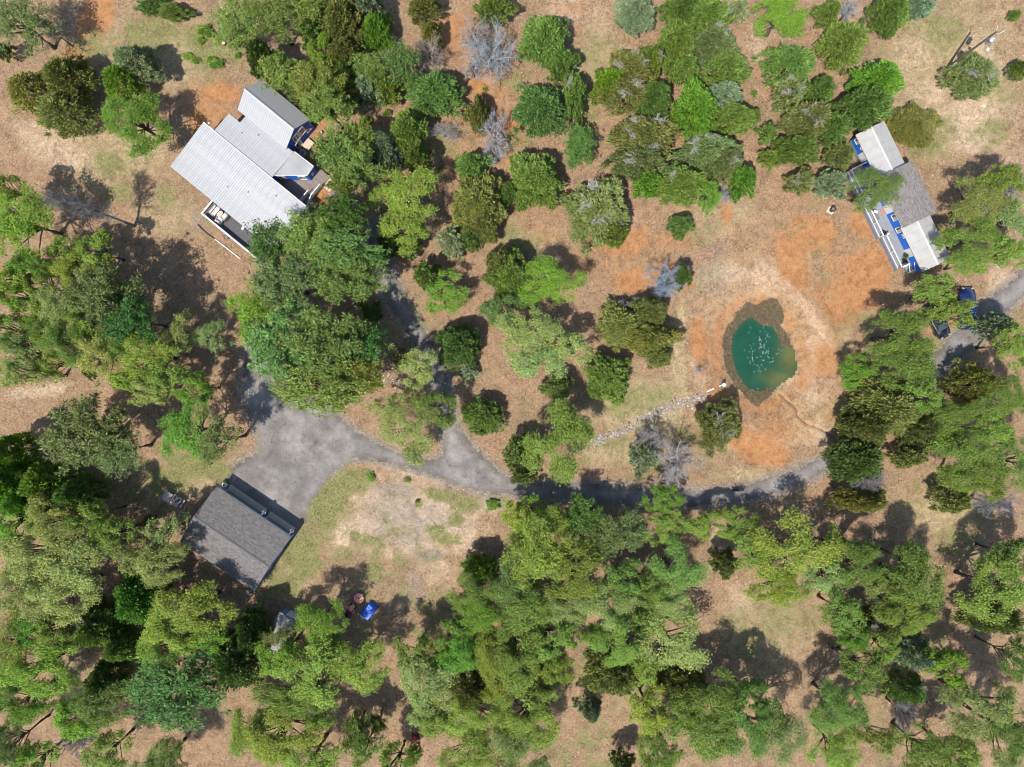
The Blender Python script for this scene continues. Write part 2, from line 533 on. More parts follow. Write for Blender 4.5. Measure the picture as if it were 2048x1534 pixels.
WATER_W = gp(smooth_poly(WATER, 2)); WEED_W = gp(WEED)
WZ = -0.45

ROAD_MAIN = [(500,640),(482,740),(478,800),(512,862),(520,905),(478,920),(452,945),(430,985),(520,1050),(590,1090),(610,1045),(640,985),(678,938),(715,917),
             (760,924),(830,942),(900,967),(960,987),(1050,993),(1150,1003),(1280,1015),(1400,1015),(1480,1005),(1560,990),(1640,953),(1700,918),(1770,860),(1830,800),(1880,768),(1925,720),
             (1985,655),(2048,592),(2150,500),(2110,460),(2048,540),(1970,600),(1915,650),(1875,695),(1850,745),(1780,800),(1725,850),(1680,895),(1640,914),(1570,945),(1490,970),(1400,980),(1280,970),(1150,963),
             (1060,968),(1002,944),(948,892),(915,850),(908,790),(885,705),(848,660),(828,620),(798,560),(778,505),(770,440),(735,440),(742,505),(748,545),(770,605),(805,655),(838,705),(860,780),(876,850),(888,905),(870,920),
             (815,912),(760,888),(700,850),(660,815),(600,770),(560,730),(535,640)]
road_w = smooth_poly(gp(ROAD_MAIN), 1)


def axis_coords(lo, hi, step, fine):
    xs = [lo]
    while xs[-1] < hi:
        s = step
        for a, b, q in fine:
            if a <= xs[-1] < b: s = q
        xs.append(xs[-1]+s)
    far = [hi+20, hi+60, hi+150, hi+400, hi+1000, hi+2500]
    return np.array([-x for x in reversed([(-lo)+20, (-lo)+60, (-lo)+150, (-lo)+400, (-lo)+1000, (-lo)+2500])] + xs + far)


GX = axis_coords(-78, 78, .42, [(24, 46, .17)])
GY = axis_coords(-60, 60, .42, [(-12, 16, .17)])
XX, YY = np.meshgrid(GX, GY)
PX = XX/S + 1024; PY = 767 - YY/S

CRACK = gp([(1562,788),(1572,800),(1583,808),(1594,822),(1592,830),(1604,842),(1615,850),(1632,854),(1652,864),(1668,874)])
GULLY2 = gp([(1600,645),(1625,650),(1640,668),(1618,690),(1606,706)])


def height(X, Y):
    dwat = dist_line(WATER_W, X, Y, True); dwat = np.where(inside(WATER_W, X, Y), -dwat, dwat)
    z = -0.62*(1-sm(-.2, 3.8, dwat)) - .9*(1-sm(-3, .1, dwat))
    z = z + .45*np.exp(-((dwat-5.2)/1.6)**2)*fbm(X*.15, Y*.15, 4)
    z = z - .30*np.exp(-(dist_line(CRACK, X, Y)/.15)**2)*(.3+1.1*vnoise(X*.8, Y*.8, 3)) - .13*np.exp(-(dist_line(GULLY2, X, Y)/.4)**2)
    near = np.exp(-(dwat/9)**2)
    z = z + .22*near*(fbm(X*.7, Y*.7, 9)-.5)*sm(0, 1, dwat)
    return z, dwat


ZZ, DW = height(XX, YY)


def blobs(lst, seed, amp=.35, fr=.35):
    wv = np.zeros(XX.shape)
    for cx, cy, rx, ry, *k in lst:
        a = R(k[1]) if len(k) > 1 else 0
        dx = PX-cx; dy = PY-cy
        u = dx*math.cos(a)+dy*math.sin(a); v = -dx*math.sin(a)+dy*math.cos(a)
        d = np.hypot(u/rx, v/ry) + amp*(fbm(XX*fr, YY*fr, seed)-.5)*2
        wv = np.maximum(wv, (k[0] if k else 1)*(1-sm(.25, 1.25, d)))
    return wv


ORANGE = [(1590,620,260,300,.42),(1700,560,130,170,.55),(1560,850,130,90,.5),(1240,520,170,80,.4),(960,200,110,160,.42),(1000,430,160,120,.3),(420,200,90,60,.5),(1625,470,75,55),(1590,525,45,70,1,-25),(1690,600,75,70),(1735,545,60,75),(1400,690,24,75),(1375,560,24,22),(1510,890,85,40,1,20),(1455,425,16,26),
          (1240,480,75,45,.8),(1262,565,55,45,.85),(440,185,60,24,.9),(400,235,26,50,.75,25),(190,40,34,95,1.5,22),(150,125,30,45,1.0),(960,170,50,45,.85),(920,60,70,55,.65),(1005,250,60,60,.8),
          (1725,440,45,55,.9),(1650,720,45,60,.75),(1550,860,50,60,.6),(1430,790,40,30,.85),(980,400,40,30,.5),(1090,470,50,40,.45),(700,940,30,12,.7),(1900,700,55,45,.55),(1890,660,40,40,.8),
          (640,265,30,50,.7),(640,390,26,26,.8),(1780,510,50,50,.7),(1340,480,70,30,.5),(1420,610,30,30,.4),(1660,830,30,40,.5),(870,600,30,60,.35),(1150,60,60,30,.35),(940,330,60,50,.5),(1120,420,60,60,.3),
          (1140,20,50,25,.5),(1010,300,30,60,.6),(1330,545,40,40,.7),(1050,600,120,30,.3),(430,235,45,30,.6,-30)]
GRASS = [(620,1060,70,110,.5,38),(560,1150,60,60,.5,40),(1560,1240,70,80,.4),(650,1010,55,75,1,35),(600,1110,60,55,.95,40),(560,1170,40,30,.8),(700,960,45,28,.9),(735,945,16,16,1),(880,990,45,18,.9,15),(930,1010,40,26,.8),(400,930,90,35,.85,10),(330,960,60,40,.7),
         (1270,800,95,50,.5,-10),(1230,880,90,35,.35,-15),(300,70,90,55,.6),(420,95,70,60,.75),(190,90,60,40,.5),(1880,60,80,50,.5),(740,1080,20,14,1),(710,1070,14,10,1),(870,1060,24,14,.8),(895,1080,30,18,.8),
         (220,330,60,30,.55,40),(330,390,30,40,.5),(240,390,40,30,.5),(1980,260,60,50,.45),(2000,180,50,50,.4),(520,560,20,50,.5),(1550,1220,40,60,.45),(1500,1290,40,60,.5),(1620,1240,30,30,.4),(540,890,25,20,.8),
         (1920,1080,60,50,.45),(1960,1040,60,30,.4),(750,1140,30,25,.7),(840,1010,12,8,1),(1310,940,70,25,.4),(1190,100,60,50,.4),(1180,210,30,60,.45),(1390,470,40,30,.35),(470,950,25,25,.7),(1480,1250,60,40,.4),
         (1880,270,50,70,.5),(1850,300,40,50,.45),(690,1110,40,30,.5),(915,1040,22,18,.9),(1000,1005,20,12,.7)]
PALE = [(840,1040,190,110,.95,15),(1530,560,120,60,.8),(1535,555,95,55,1),(1460,620,22,80,.7,10),(1640,690,40,50,.85),(1630,870,60,40,.7),(690,1065,34,26,1.2,-30),(680,1085,28,14,1.1),(860,1010,150,75,.8,15),(960,1010,70,22,.9,5),(930,1060,60,60,.6),(860,1140,80,60,.55),
        (1930,240,120,90,.9),(1990,150,80,80,.6),(1870,190,60,40,.8),(1960,90,60,40,.55),(100,290,120,50,.7,20),(60,260,60,30,.7),(1600,510,30,60,.7),(90,780,90,20,.7,-10),(1440,1100,25,60,.8,5),(1480,1200,50,60,.45),
        (1690,40,80,60,.55),(1510,90,30,60,.6),(1130,30,60,40,.6),(1190,50,60,60,.4),(1900,980,70,50,.4),(1340,900,60,30,.3),(130,1380,60,40,.5),(250,370,60,40,.3),(1600,770,70,40,.8,20),(1820,100,70,60,.45),(2030,330,50,50,.5),
        (2000,560,40,40,.7),(1960,620,40,30,.5),(840,950,120,12,1,15)]
GREY = [(820,1040,140,95,.62),(800,980,90,30,.6),(960,990,60,20,.6),(830,1060,60,70,.65),(790,1020,60,60,.6),(830,1180,40,60,.55),(800,1250,26,60,.35),(1420,560,50,60,.45),(1440,500,50,40,.4),(500,330,10,10,0),(395,440,18,30,.6),(860,1110,40,20,.7)]
STRAW = [(250,300,160,90,.6),(330,430,80,60,.55),(200,80,80,80,.5),(350,110,130,80,.6),(1200,120,90,110,.5),(1900,150,180,180,.65),(1540,1240,120,120,.55),(1450,430,120,60,.5),(1270,820,150,80,.75),(1250,900,140,40,.7),(1490,950,90,25,.6),
         (860,440,60,60,.35),(1060,480,90,40,.5),(560,1130,90,90,.7),(380,960,120,60,.7),(1880,1020,120,70,.7),(1620,830,90,70,.45),(1430,640,40,90,.45),(730,1050,120,120,.4),(1390,260,40,90,.4),(1400,1400,600,150,.25),(1560,700,150,200,.35)]
wo = blobs(ORANGE, 11); wg = blobs(GRASS, 23, .5, .6); wp = blobs(PALE, 31, .45, .5); wy = blobs(GREY, 41); ws = blobs(STRAW, 51)
droad = dist_line(road_w, XX, YY, True); inroad = inside(road_w, XX, YY)
wy = np.maximum(wy, np.where(inroad, .9, .75*(1-sm(0, 1.2, droad))))
wp = np.maximum(wp, .3*np.exp(-(np.maximum(DW, 0)/4.5)**2))
wo = np.maximum(wo, .62*np.exp(-((np.maximum(DW, 0)-2.0)/1.6)**2)*(.5+fbm(XX*.4, YY*.4, 66)))
wp = np.maximum(wp, .95*np.exp(-((DW-4.6)/1.1)**2)*sm(.3, .7, fbm(XX*.18, YY*.18, 67)))
ws = np.maximum(ws, .8*np.exp(-((DW-7.0)/1.2)**2)*sm(.35, .65, fbm(XX*.2, YY*.2, 68)))
wg = np.maximum(wg, .42*sm(.52, .72, fbm(XX*.13, YY*.13, 91))*sm(.4, .6, fbm(XX*.7, YY*.7, 92)))
wg = np.where(DW < 6, 0, wg)
wd = np.exp(-(dist_line(CRACK, XX, YY)/.13)**2)*.45  # shade inside the crack, painted as darker soil colour
cov_a = np.stack([wo, wg, wp, np.ones_like(wo)], -1).reshape(-1, 4)
cov_b = np.stack([wy, ws, wd, np.ones_like(wo)], -1).reshape(-1, 4)
ny, nx = XX.shape
idx = np.arange(nx*ny).reshape(ny, nx)
F = np.stack([idx[:-1, :-1], idx[:-1, 1:], idx[1:, 1:], idx[1:, :-1]], -1).reshape(-1, 4)
gm = np_mesh('ground', np.stack([XX, YY, ZZ], -1).reshape(-1, 3), F, M['ground'], smooth=True)
for nm, dat in (('cover_a', cov_a), ('cover_b', cov_b)):
    a = gm.color_attributes.new(nm, 'FLOAT_COLOR', 'POINT')
    a.data.foreach_set('color', dat.astype(np.float32).ravel())
ground = link_mesh('ground', gm); ground['kind'] = 'structure'


def sample(arr, x, y):
    """nearest grid value of a field at world points"""
    i = np.clip(np.searchsorted(GX, x), 0, nx-1); j = np.clip(np.searchsorted(GY, y), 0, ny-1)
    return arr[j, i]


def gz(x, y):
    return float(height(np.array([x]), np.array([y]))[0][0])


# drive: a fine sheet inside its outline, ragged edge
def road_sheet():
    r = np.random.default_rng(3)
    st = .3
    x0, x1, y0, y1 = -36, 74, -22, 24
    xs = np.arange(x0, x1, st); ys = np.arange(y0, y1, st)
    X, Y = np.meshgrid(xs, ys)
    X = X + r.uniform(-.09, .09, X.shape); Y = Y + r.uniform(-.09, .09, Y.shape)
    d = dist_line(road_w, X, Y, True); d = np.where(inside(road_w, X, Y), d, -d)
    e = d + (fbm(X*.9, Y*.9, 77)-.5)*.7 + (vnoise(X*3, Y*3, 5)-.5)*.25
    ok = e > 0
    i = np.arange(X.size).reshape(X.shape)
    q = ok[:-1, :-1] & ok[:-1, 1:] & ok[1:, 1:] & ok[1:, :-1]
    F = np.stack([i[:-1, :-1][q], i[:-1, 1:][q], i[1:, 1:][q], i[1:, :-1][q]], -1)
    used = np.unique(F); mp = np.zeros(X.size, int); mp[used] = np.arange(len(used))
    Z = np.full(X.size, .012) + .012*sm(0, 1, d.ravel())
    V = np.stack([X.ravel(), Y.ravel(), Z], -1)[used]
    # wheel-worn pale tracks and brown dusty verges
    ed = sm(0, 1.0, d.ravel()[used])
    tr = .5 + .5*np.sin((d.ravel()[used]-.9)*3.1)
    big = fbm(V[:, 0]*.16, V[:, 1]*.16, 8)
    c = (.82 + .16*ed + .10*tr*ed + .35*(big-.5))[:, None]*np.array([[1.0, .985, .965]])
    c = c*(1-(1-ed)[:, None]*np.array([[.02, .10, .2]]))
    me = np_mesh('driveway', V, mp[F], M['road'], c, True)
    o = link_mesh('driveway', me); o['kind'] = 'structure'


road_sheet()

# pond
def pond():
    xs = np.arange(min(p[0] for p in WATER_W)-1.0, max(p[0] for p in WATER_W)+1.0, .3)
    ys = np.arange(min(p[1] for p in WATER_W)-1.0, max(p[1] for p in WATER_W)+1.0, .3)
    X, Y = np.meshgrid(xs, ys)
    i = np.arange(X.size).reshape(X.shape)
    d = dist_line(WATER_W, X, Y, True); d = np.where(inside(WATER_W, X, Y), d, -d)
    ok = d > -.9
    q = ok[:-1, :-1] & ok[:-1, 1:] & ok[1:, 1:] & ok[1:, :-1]
    F = np.stack([i[:-1, :-1][q], i[:-1, 1:][q], i[1:, 1:][q], i[1:, :-1][q]], -1)
    cx, cy = G(1584, 708); cx2, cy2 = G(1560, 757)
    n = (fbm(X*.5, Y*.5, 6)-.5)
    silt = np.maximum(np.exp(-(np.hypot((X-cx)/1.5, (Y-cy)/2.6)**2))*1.0, .8*np.exp(-(np.hypot((X-cx2)/2.2, (Y-cy2)/1.1)**2)))
    silt = np.clip(silt*(1+.9*n), 0, 1).ravel()
    edge = (1-sm(0, .8, d)).ravel()*.35
    deep = np.array([.010, .056, .033]); mud = np.array([.085, .092, .032])
    s = np.clip(silt+edge*.5, 0, 1)[:, None]
    c = deep*(1-s)+mud*s
    used = np.unique(F); mp = np.zeros(X.size, int); mp[used] = np.arange(len(used))
    V = np.stack([X.ravel(), Y.ravel(), np.full(X.size, WZ)], -1)[used]
    o = link_mesh('pond_water', np_mesh('pond_water', V, mp[F], M['water'], c[used], True)); o['kind'] = 'structure'
    # reeds and dead water weed round the rim
    r = np.random.default_rng(12)
    P = []
    x0, x1 = min(p[0] for p in WEED_W), max(p[0] for p in WEED_W); y0, y1 = min(p[1] for p in WEED_W), max(p[1] for p in WEED_W)
    x = r.uniform(x0-.4, x1+.4, 90000); y = r.uniform(y0-.4, y1+.4, 90000)
    inw = inside(WATER_W, x, y); dw = dist_line(WATER_W, x, y, True)
    jx = (fbm(x*1.4, y*1.4, 5)-.5)*.7
    k = inside(WEED_W, x+jx, y-jx) & (~inw | (dw < .22*fbm(x*1.5, y*1.5, 2))) & ((dw < .95) | (y > G(0, 655)[1]) | (y < G(0, 770)[1]))
    x, y = x[k], y[k]; n = len(x)
    z = np.maximum(height(x, y)[0], WZ)
    D = unit(np.stack([r.normal(size=n), r.normal(size=n), r.uniform(.3, 1.6, n)], -1))
    V, F = strips(np.stack([x, y, z], -1), D, r.uniform(.15, .5, n), r.uniform(.03, .08, n), r)
    base = np.array([[.21, .155, .10], [.13, .105, .07], [.30, .235, .155], [.18, .17, .075], [.42, .35, .26]])
    c = base[r.choice(5, n, p=[.3, .27, .2, .17, .06])]*r.uniform(.7, 1.3, (n, 1))
    o = link_mesh('pond_reeds', np_mesh('pond_reeds', V, F, M['tint'], np.repeat(c, 3, 0)))
    tag(o, 'dead brown reeds and weed ringing the green pond', 'reeds', kind='stuff')
    # pale flecks scattered over the middle of the water
    n = 85
    a = np.concatenate([r.normal(size=(50, 2))*[.9, 1.4], r.normal(size=(35, 2))*[1.4, 2.6]])
    fx, fy = G(1527, 700)
    C = np.stack([fx+a[:, 0], fy+a[:, 1], np.full(n, WZ+.02)], -1)
    V, F = leaf_arrays(C, np.tile([0, 0, 1.], (n, 1)), r.uniform(.08, .17, n), r.uniform(.06, .13, n), r)
    o = link_mesh('pale_flecks', np_mesh('pale_flecks', V, F, M['tint'], np.full((4*n, 3), .55)))
    tag(o, 'small white flecks on the water mid pond', 'foam', kind='stuff')


pond()


# ------------------------------------------------------------------ scattered ground matter
def scatter_cover():
    r = np.random.default_rng(21)
    n = 130000
    x = r.uniform(-68, 68, n); y = r.uniform(-52, 52, n)
    lit = .35 + .9*fbm(x*.12, y*.12, 61) - .8*sample(wo, x, y) - .9*sample(inroad.astype(float), x, y) - .5*sample(wp, x, y) - .5*sample(wg, x, y)
    k = (r.uniform(0, 1, n) < lit) & (sample(DW, x, y) > 5)
    x, y = x[k], y[k]; n = len(x)
    N = unit(np.stack([r.normal(size=n)*.5, r.normal(size=n)*.5, np.ones(n)], -1))
    V, F = leaf_arrays(np.stack([x, y, sample(ZZ, x, y)+r.uniform(.02, .09, n)], -1), N, r.uniform(.07, .2, n), r.uniform(.05, .11, n), r)
    base = np.array([[.37, .265, .18], [.26, .17, .105], [.46, .35, .25], [.16, .105, .065], [.33, .215, .13]])
    c = base[r.integers(0, 5, n)]*r.uniform(.8, 1.2, (n, 1))
    o = link_mesh('leaf_litter', np_mesh('leaf_litter', V, F, M['tint'], np.repeat(c, 4, 0)))
    tag(o, 'dry tan leaf litter strewn across the ground', 'leaf litter', kind='stuff')
    # grass
    n = 420000
    x = r.uniform(-68, 68, n); y = r.uniform(-52, 52, n)
    k = (r.uniform(0, 1, n) < sample(wg, x, y)*1.0*sm(.40, .62, fbm(x*1.1, y*1.1, 71))) & (~sample(inroad, x, y))
    k |= (r.uniform(0, 1, n) < .10*sample(ws, x, y)) & (~sample(inroad, x, y))
    x, y = x[k], y[k]; n = len(x)
    g = sample(wg, x, y)
    D = unit(np.stack([r.normal(size=n)*.8, r.normal(size=n)*.8, r.uniform(.25, 1.0, n)], -1))
    V, F = strips(np.stack([x, y, sample(ZZ, x, y)], -1), D, r.uniform(.12, .34, n), r.uniform(.03, .07, n), r)
    gr = np.array([.14, .175, .05]); dr = np.array([.36, .29, .16])
    m = np.clip(1.1-g*.95+r.normal(size=n)*.18, 0, 1)[:, None]
    c = (gr*(1-m)+dr*m)*r.uniform(.7, 1.3, (n, 1))
    o = link_mesh('grass', np_mesh('grass', V, F, M['tint'], np.repeat(c, 3, 0)))
    tag(o, 'thin green and straw coloured grass in patches', 'grass', kind='stuff')


scatter_cover()


def fallen():
    r = np.random.default_rng(33)
    n = 5200
    x = r.uniform(-68, 68, n); y = r.uniform(-52, 52, n)
    k = (~sample(inroad, x, y)) & (sample(DW, x, y) > 6) & (r.uniform(size=n) < .25+.9*fbm(x*.1, y*.1, 15)-.6*sample(wg, x, y))
    x, y = x[k], y[k]; n = len(x)
    a = r.uniform(0, 6.283, n)
    D = unit(np.stack([np.cos(a), np.sin(a), r.uniform(0, .12, n)], -1))
    V, F = strips(np.stack([x, y, sample(ZZ, x, y)+.05], -1), D, r.lognormal(-.5, .5, n), r.uniform(.03, .08, n), r)
    c = np.array([[.26, .22, .18]])*r.uniform(.35, 1.35, (n, 1))
    o = link_mesh('fallen_twigs', np_mesh('fallen_twigs', V, F, M['tint'], np.repeat(c, 3, 0)))
    tag(o, 'grey fallen twigs lying over the leaf litter', 'twigs', kind='stuff')


fallen()


def rocks(name, label, pts_w, sizes, cols, r):
    """low faceted stones joined as stuff"""
    base = np.array([(1,0,0),(.3,.95,0),(-.8,.6,0),(-.8,-.6,0),(.3,-.95,0),(.45,.2,.6),(-.3,.35,.65),(-.2,-.4,.6)])
    fa = [(0,1,5),(1,6,5),(1,2,6),(2,3,6),(3,7,6),(3,4,7),(4,0,7),(0,5,7),(5,6,7)]
    V = []; Fs = []; C = []
    zs = height(np.array([p[0] for p in pts_w]), np.array([p[1] for p in pts_w]))[0]
    for i, ((x, y), s) in enumerate(zip(pts_w, sizes)):
        a = r.uniform(0, 6.3); c, n = math.cos(a), math.sin(a)
        sc = np.array([s*r.uniform(.7, 1.3), s*r.uniform(.7, 1.3), s*r.uniform(.6, 1.1)])
        p = base*sc*r.uniform(.8, 1.2, base.shape)
        q = np.stack([x+p[:, 0]*c-p[:, 1]*n, y+p[:, 0]*n+p[:, 1]*c, p[:, 2]-.02+zs[i]], -1)
        V.append(q); Fs.append(np.array(fa)+8*i); C.append(np.tile(cols[i], (8, 1)))
    o = link_mesh(name, np_mesh(name, np.concatenate(V), np.concatenate(Fs), M['tint'], np.concatenate(C)))
    return tag(o, label, 'stones', kind='stuff')


def stone_swale():
    r = np.random.default_rng(5)
    path = gp([(1182,884),(1225,872),(1270,850),(1310,826),(1345,812),(1385,800),(1412,786)])
    seg = [math.dist(a, b) for a, b in zip(path[:-1], path[1:])]; T = sum(seg)
    P = []; n = 1150
    for _ in range(n):
        t = r.uniform(0, T); k = 0
        while t > seg[k] and k < len(seg)-1: t -= seg[k]; k += 1
        f = t/seg[k]; a, b = path[k], path[k+1]
        P.append((a[0]+(b[0]-a[0])*f + r.normal()*.34, a[1]+(b[1]-a[1])*f + r.normal()*.34))
    s = np.clip(r.lognormal(-2.35, .4, n), .05, .26)
    c = np.array([[.33, .305, .275]])*r.uniform(.5, 1.15, (n, 1))
    c[r.uniform(size=n) < .25] *= np.array([.7, .6, .52])
    rocks('swale_stones', 'strip of loose white stones leading to the pond pipe', P, s, c, r)
    P = []; n = 240
    for cx, cy, rx, ry, m in ((766, 752, 20, 14, 110), (800, 770, 16, 14, 60), (905, 770, 26, 26, 70)):
        for _ in range(m):
            P.append(G(cx+r.normal()*rx*.6, cy+r.normal()*ry*.6))
    s = np.clip(r.lognormal(-2.7, .35, n), .04, .16)
    c = np.array([[.58, .53, .49]])*r.uniform(.55, 1.15, (n, 1))
    rocks('scattered_stones', 'loose white stones scattered under the pines beside the drive', P, s, c, r)
    n = 420
    P = [G(940+r.normal()*110, 1010+r.normal()*50) for _ in range(n)]
    s = np.clip(r.lognormal(-2.9, .3, n), .03, .12); c = np.array([[.50, .45, .40]])*r.uniform(.5, 1.2, (n, 1))
    rocks('clearing_pebbles', 'pale pebbles strewn over the bare clearing below the drive', P, s, c, r)


stone_swale()

# ------------------------------------------------------------------ building helpers
def window(root, x, y, zc, nang, wd, ht, mull=True, name='window'):
    """white frame proud of a wall whose outward normal points along nang; pane is its child"""
    c, s = math.cos(nang), math.sin(nang)
    t = .09
    m = MB()
    def piece(al, z, w_, h_, th=.08, off=.03):
        m.obox(x + c*off - s*al, y + s*off + c*al, z, th, w_, h_, nang)
    piece(0, zc+ht/2-t/2, wd, t); piece(0, zc-ht/2+t/2, wd, t, .11)
    piece(-wd/2+t/2, zc, t, ht-2*t); piece(wd/2-t/2, zc, t, ht-2*t)
    if mull: piece(0, zc, .045, ht-2*t, .06, .02)
    o = m.build(name, M['trim'], root)
    MB().obox(x + c*.012, y + s*.012, zc, .02, wd-2*t, ht-2*t, nang).build('pane', M['pane'], o)
    MB().obox(x + c*.024 - s*wd*.21, y + s*.024 + c*wd*.21, zc, .006, wd*.3, ht-2.6*t, nang).build('blind', M['blind'], o)
    return o


def panel_mesh(wd, run, z0, z1, rib=.3):
    """metal sheet wd wide along x, sloping along +y from z0 to z1, with raised ribs"""
    m = MB()
    m.prism([(0.004, 0), (wd-.004, 0), (wd-.004, run), (.004, run)], [z0-.03, z0-.03, z1-.03, z1-.03], [z0, z0, z1, z1])
    k = int(round(wd/rib))
    for i in range(k):
        x = (i+.5)*wd/k
        m.prism([(x-.045, 0), (x+.045, 0), (x+.045, run), (x-.045, run)], [z0-.005, z0-.005, z1-.005, z1-.005], [z0+.012, z0+.012, z1+.012, z1+.012])
        m.prism([(x-.018, 0), (x+.018, 0), (x+.018, run), (x-.018, run)], [z0+.01, z0+.01, z1+.01, z1+.01], [z0+.036, z0+.036, z1+.036, z1+.036])
    return m.mesh('roof_panel', M['metal_roof'])


def metal_slope(roof, u0, u1, v0, v1, z0, z1, wd=.9):
    n = max(1, round((u1-u0)/wd)); wd = (u1-u0)/n
    me = panel_mesh(wd, v1-v0, z0, z1)
    for i in range(n):
        link_mesh('roof_panel', me, roof, (u0+i*wd, v0, random.uniform(0, .004)))


def boards(name, mt, parent, x0, x1, y0, y1, z, wd=.14, along='x', clip=None, th=.035):
    """deck boards as real pieces joined into one part"""
    m = MB(); r = random.Random(4)
    a0, a1 = (y0, y1) if along == 'x' else (x0, x1)
    n = int((a1-a0)/wd)
    for i in range(n):
        q0 = a0+i*wd; q1 = q0+wd-.014
        b0, b1 = (x0, x1) if along == 'x' else (y0, y1)
        if clip:
            rg = clip((q0+q1)/2)
            if rg is None: continue
            b0, b1 = max(b0, rg[0]), min(b1, rg[1])
            if b1-b0 < .05: continue
        dz = r.uniform(-.006, .006)
        if along == 'x': m.box(b0, b1, q0, q1, z-th+dz, z+dz)
        else: m.box(q0, q1, b0, b1, z-th+dz, z+dz)
    o = m.build(name, mt, parent); o['kind'] = 'stuff'
    return o


def shingles(parent, u0, u1, v_eave, v_ridge, z0, z1, base, seed):
    """overlapping tabs on a slope from (v_eave, z0) up to (v_ridge, z1)"""
    r = np.random.default_rng(seed)
    L = math.hypot(v_ridge-v_eave, z1-z0); n = int(L/.15)
    dv = (v_ridge-v_eave)/L; dz = (z1-z0)/L
    nv, nz = -dz*np.sign(dv)*1.0, abs(dv)
    V = []; Fs = []; C = []; k = 0
    for i in range(n+1):
        a, b = i*L/(n+1), (i+1)*L/(n+1)+.02
        x = u0 - r.uniform(0, .3)
        while x < u1:
            w_ = r.choice([.2, .3, .42]); xa, xb = max(u0, x), min(u1, x+w_-.008); x += w_
            if xb-xa < .02: continue
            h0 = .022 + r.choice([0, .008]); h1 = .008
            p = []
            for xx, t, h in ((xa, a, h0), (xb, a, h0), (xb, b, h1), (xa, b, h1), (xa, a, 0), (xb, a, 0)):
                p.append((xx, v_eave+dv*t+nv*h, z0+dz*t+nz*h))
            V += p; Fs += ([(k, k+1, k+2, k+3), (k, k+4, k+5, k+1)] if dv > 0 else [(k+3, k+2, k+1, k), (k+1, k+5, k+4, k)]); k += 6
            C += [tuple(np.array(base)*r.choice([.8, .93, 1.0, 1.07, 1.22]))]*6
    o = link_mesh('shingle_courses', np_mesh('shingle_courses', np.array(V), np.array(Fs), M['shingle'], np.array(C)), parent)
    o['kind'] = 'stuff'
    return o


def wall_box(root, x0, x1, y0, y1, z1, mt, z0=-.1, name='wall'):
    return MB().box(x0, x1, y0, y1, z0, z1).build(name, mt, root)


def lap_lines(m, p, nang, length, z0, z1, step=.22):
    c, s = math.cos(nang), math.sin(nang)
    z = z0
    while z < z1:
        m.obox(p[0]+c*.008, p[1]+s*.008, z, .016, length, .03, nang); z += step


# ------------------------------------------------------------------ the metal-roofed house
HO = (*G(406.4, 244.7, 3.1), 0)
house = empty('metal_roofed_house', HO, R(-39.3))
tag(house, 'blue house under pale ribbed metal roofs with decks front and back', 'house')
# walls
wall_box(house, .45, 15.9, -6.35, -.4, 2.55, M['blue'])
MB().prism([(1.95, -.4), (10.55, -.4), (10.55, 4.0), (1.95, 2.6)], -.1, 2.66).build('wall', M['blue'], house)
g = MB().prism([(2.4, 4.15), (9.78, 4.15), (9.78, 8.4), (2.4, 8.4)], -.1, 3.1)
g.add([(9.78, 4.15, 3.1), (9.78, 8.4, 3.1), (9.78, 6.27, 4.6), (9.6, 4.15, 3.1), (9.6, 8.4, 3.1), (9.6, 6.27, 4.6)], [(0,1,2),(3,5,4),(0,2,5,3),(2,1,4,5)])
g.add([(2.4, 4.15, 3.1), (2.4, 8.4, 3.1), (2.4, 6.27, 4.6), (2.6, 4.15, 3.1), (2.6, 8.4, 3.1), (2.6, 6.27, 4.6)], [(0,2,1),(3,4,5),(0,3,5,2),(2,5,4,1)])
lap_lines(g, (9.78, 6.275), 0, 4.2, .1, 3.0)
gable = g.build('gable_wall', M['blue'], house)
WING = [(10.75, .55), (13.85, 3.05), (13.75, 4.4), (10.75, 4.3)]
wi = [(10.56, .50), (13.80, 3.06), (13.70, 4.36), (10.56, 4.25)]
MB().prism(wi, -.1, [2.62, 2.62, 2.62, 2.62]).build('wing_wall', M['blue_b'], house)
# roofs: deck board, panels, fascia
r1 = MB().prism([(.02, -6.74), (16.26, -6.74), (16.26, -.05), (.02, -.05)], [2.46, 2.46, 2.95, 2.95], [2.56, 2.56, 3.06, 3.06]).build('main_roof', M['trim'], house)
metal_slope(r1, 0, 16.3, -6.78, 0, 2.6, 3.1)
MB().prism([(0, 0.002), (16.3, 0.002), (16.3, .09), (0, .09)], 2.98, 3.13).build('fascia', M['trim'], r1)
MB().box(16.302, 16.36, -6.78, 0, 2.5, 2.57).build('fascia', M['trim'], r1)
r2 = MB().prism([(1.6, .1), (10.7, .1), (10.7, 4.2), (3.35, 4.2), (3.35, 2.83), (1.6, 2.83)], [2.84, 2.84, 2.6, 2.6, 2.68, 2.68], [2.94, 2.94, 2.7, 2.7, 2.78, 2.78]).build('middle_roof', M['trim'], house)
metal_slope(r2, 1.6, 3.35, .1, 2.85, 2.985, 2.825, .875)
metal_slope(r2, 3.354, 10.75, .1, 4.12, 2.985, 2.745)
r3 = MB().prism([(2.25, 3.9), (9.85, 3.9), (9.85, 6.27), (2.25, 6.27)], [2.86, 2.86, 4.58, 4.58], [2.96, 2.96, 4.67, 4.67]).build('gable_roof', M['trim'], house)
r3b = MB().prism([(2.25, 6.272), (9.85, 6.272), (9.85, 8.6), (2.25, 8.6)], [4.58, 4.58, 2.86, 2.86], [4.67, 4.67, 2.96, 2.96]).build('gable_roof', M['trim'], house)
metal_slope(r3, 2.2, 9.9, 3.87, 6.26, 2.98, 4.71)
metal_slope(r3b, 2.2, 9.9, 6.28, 8.64, 4.71, 2.98)
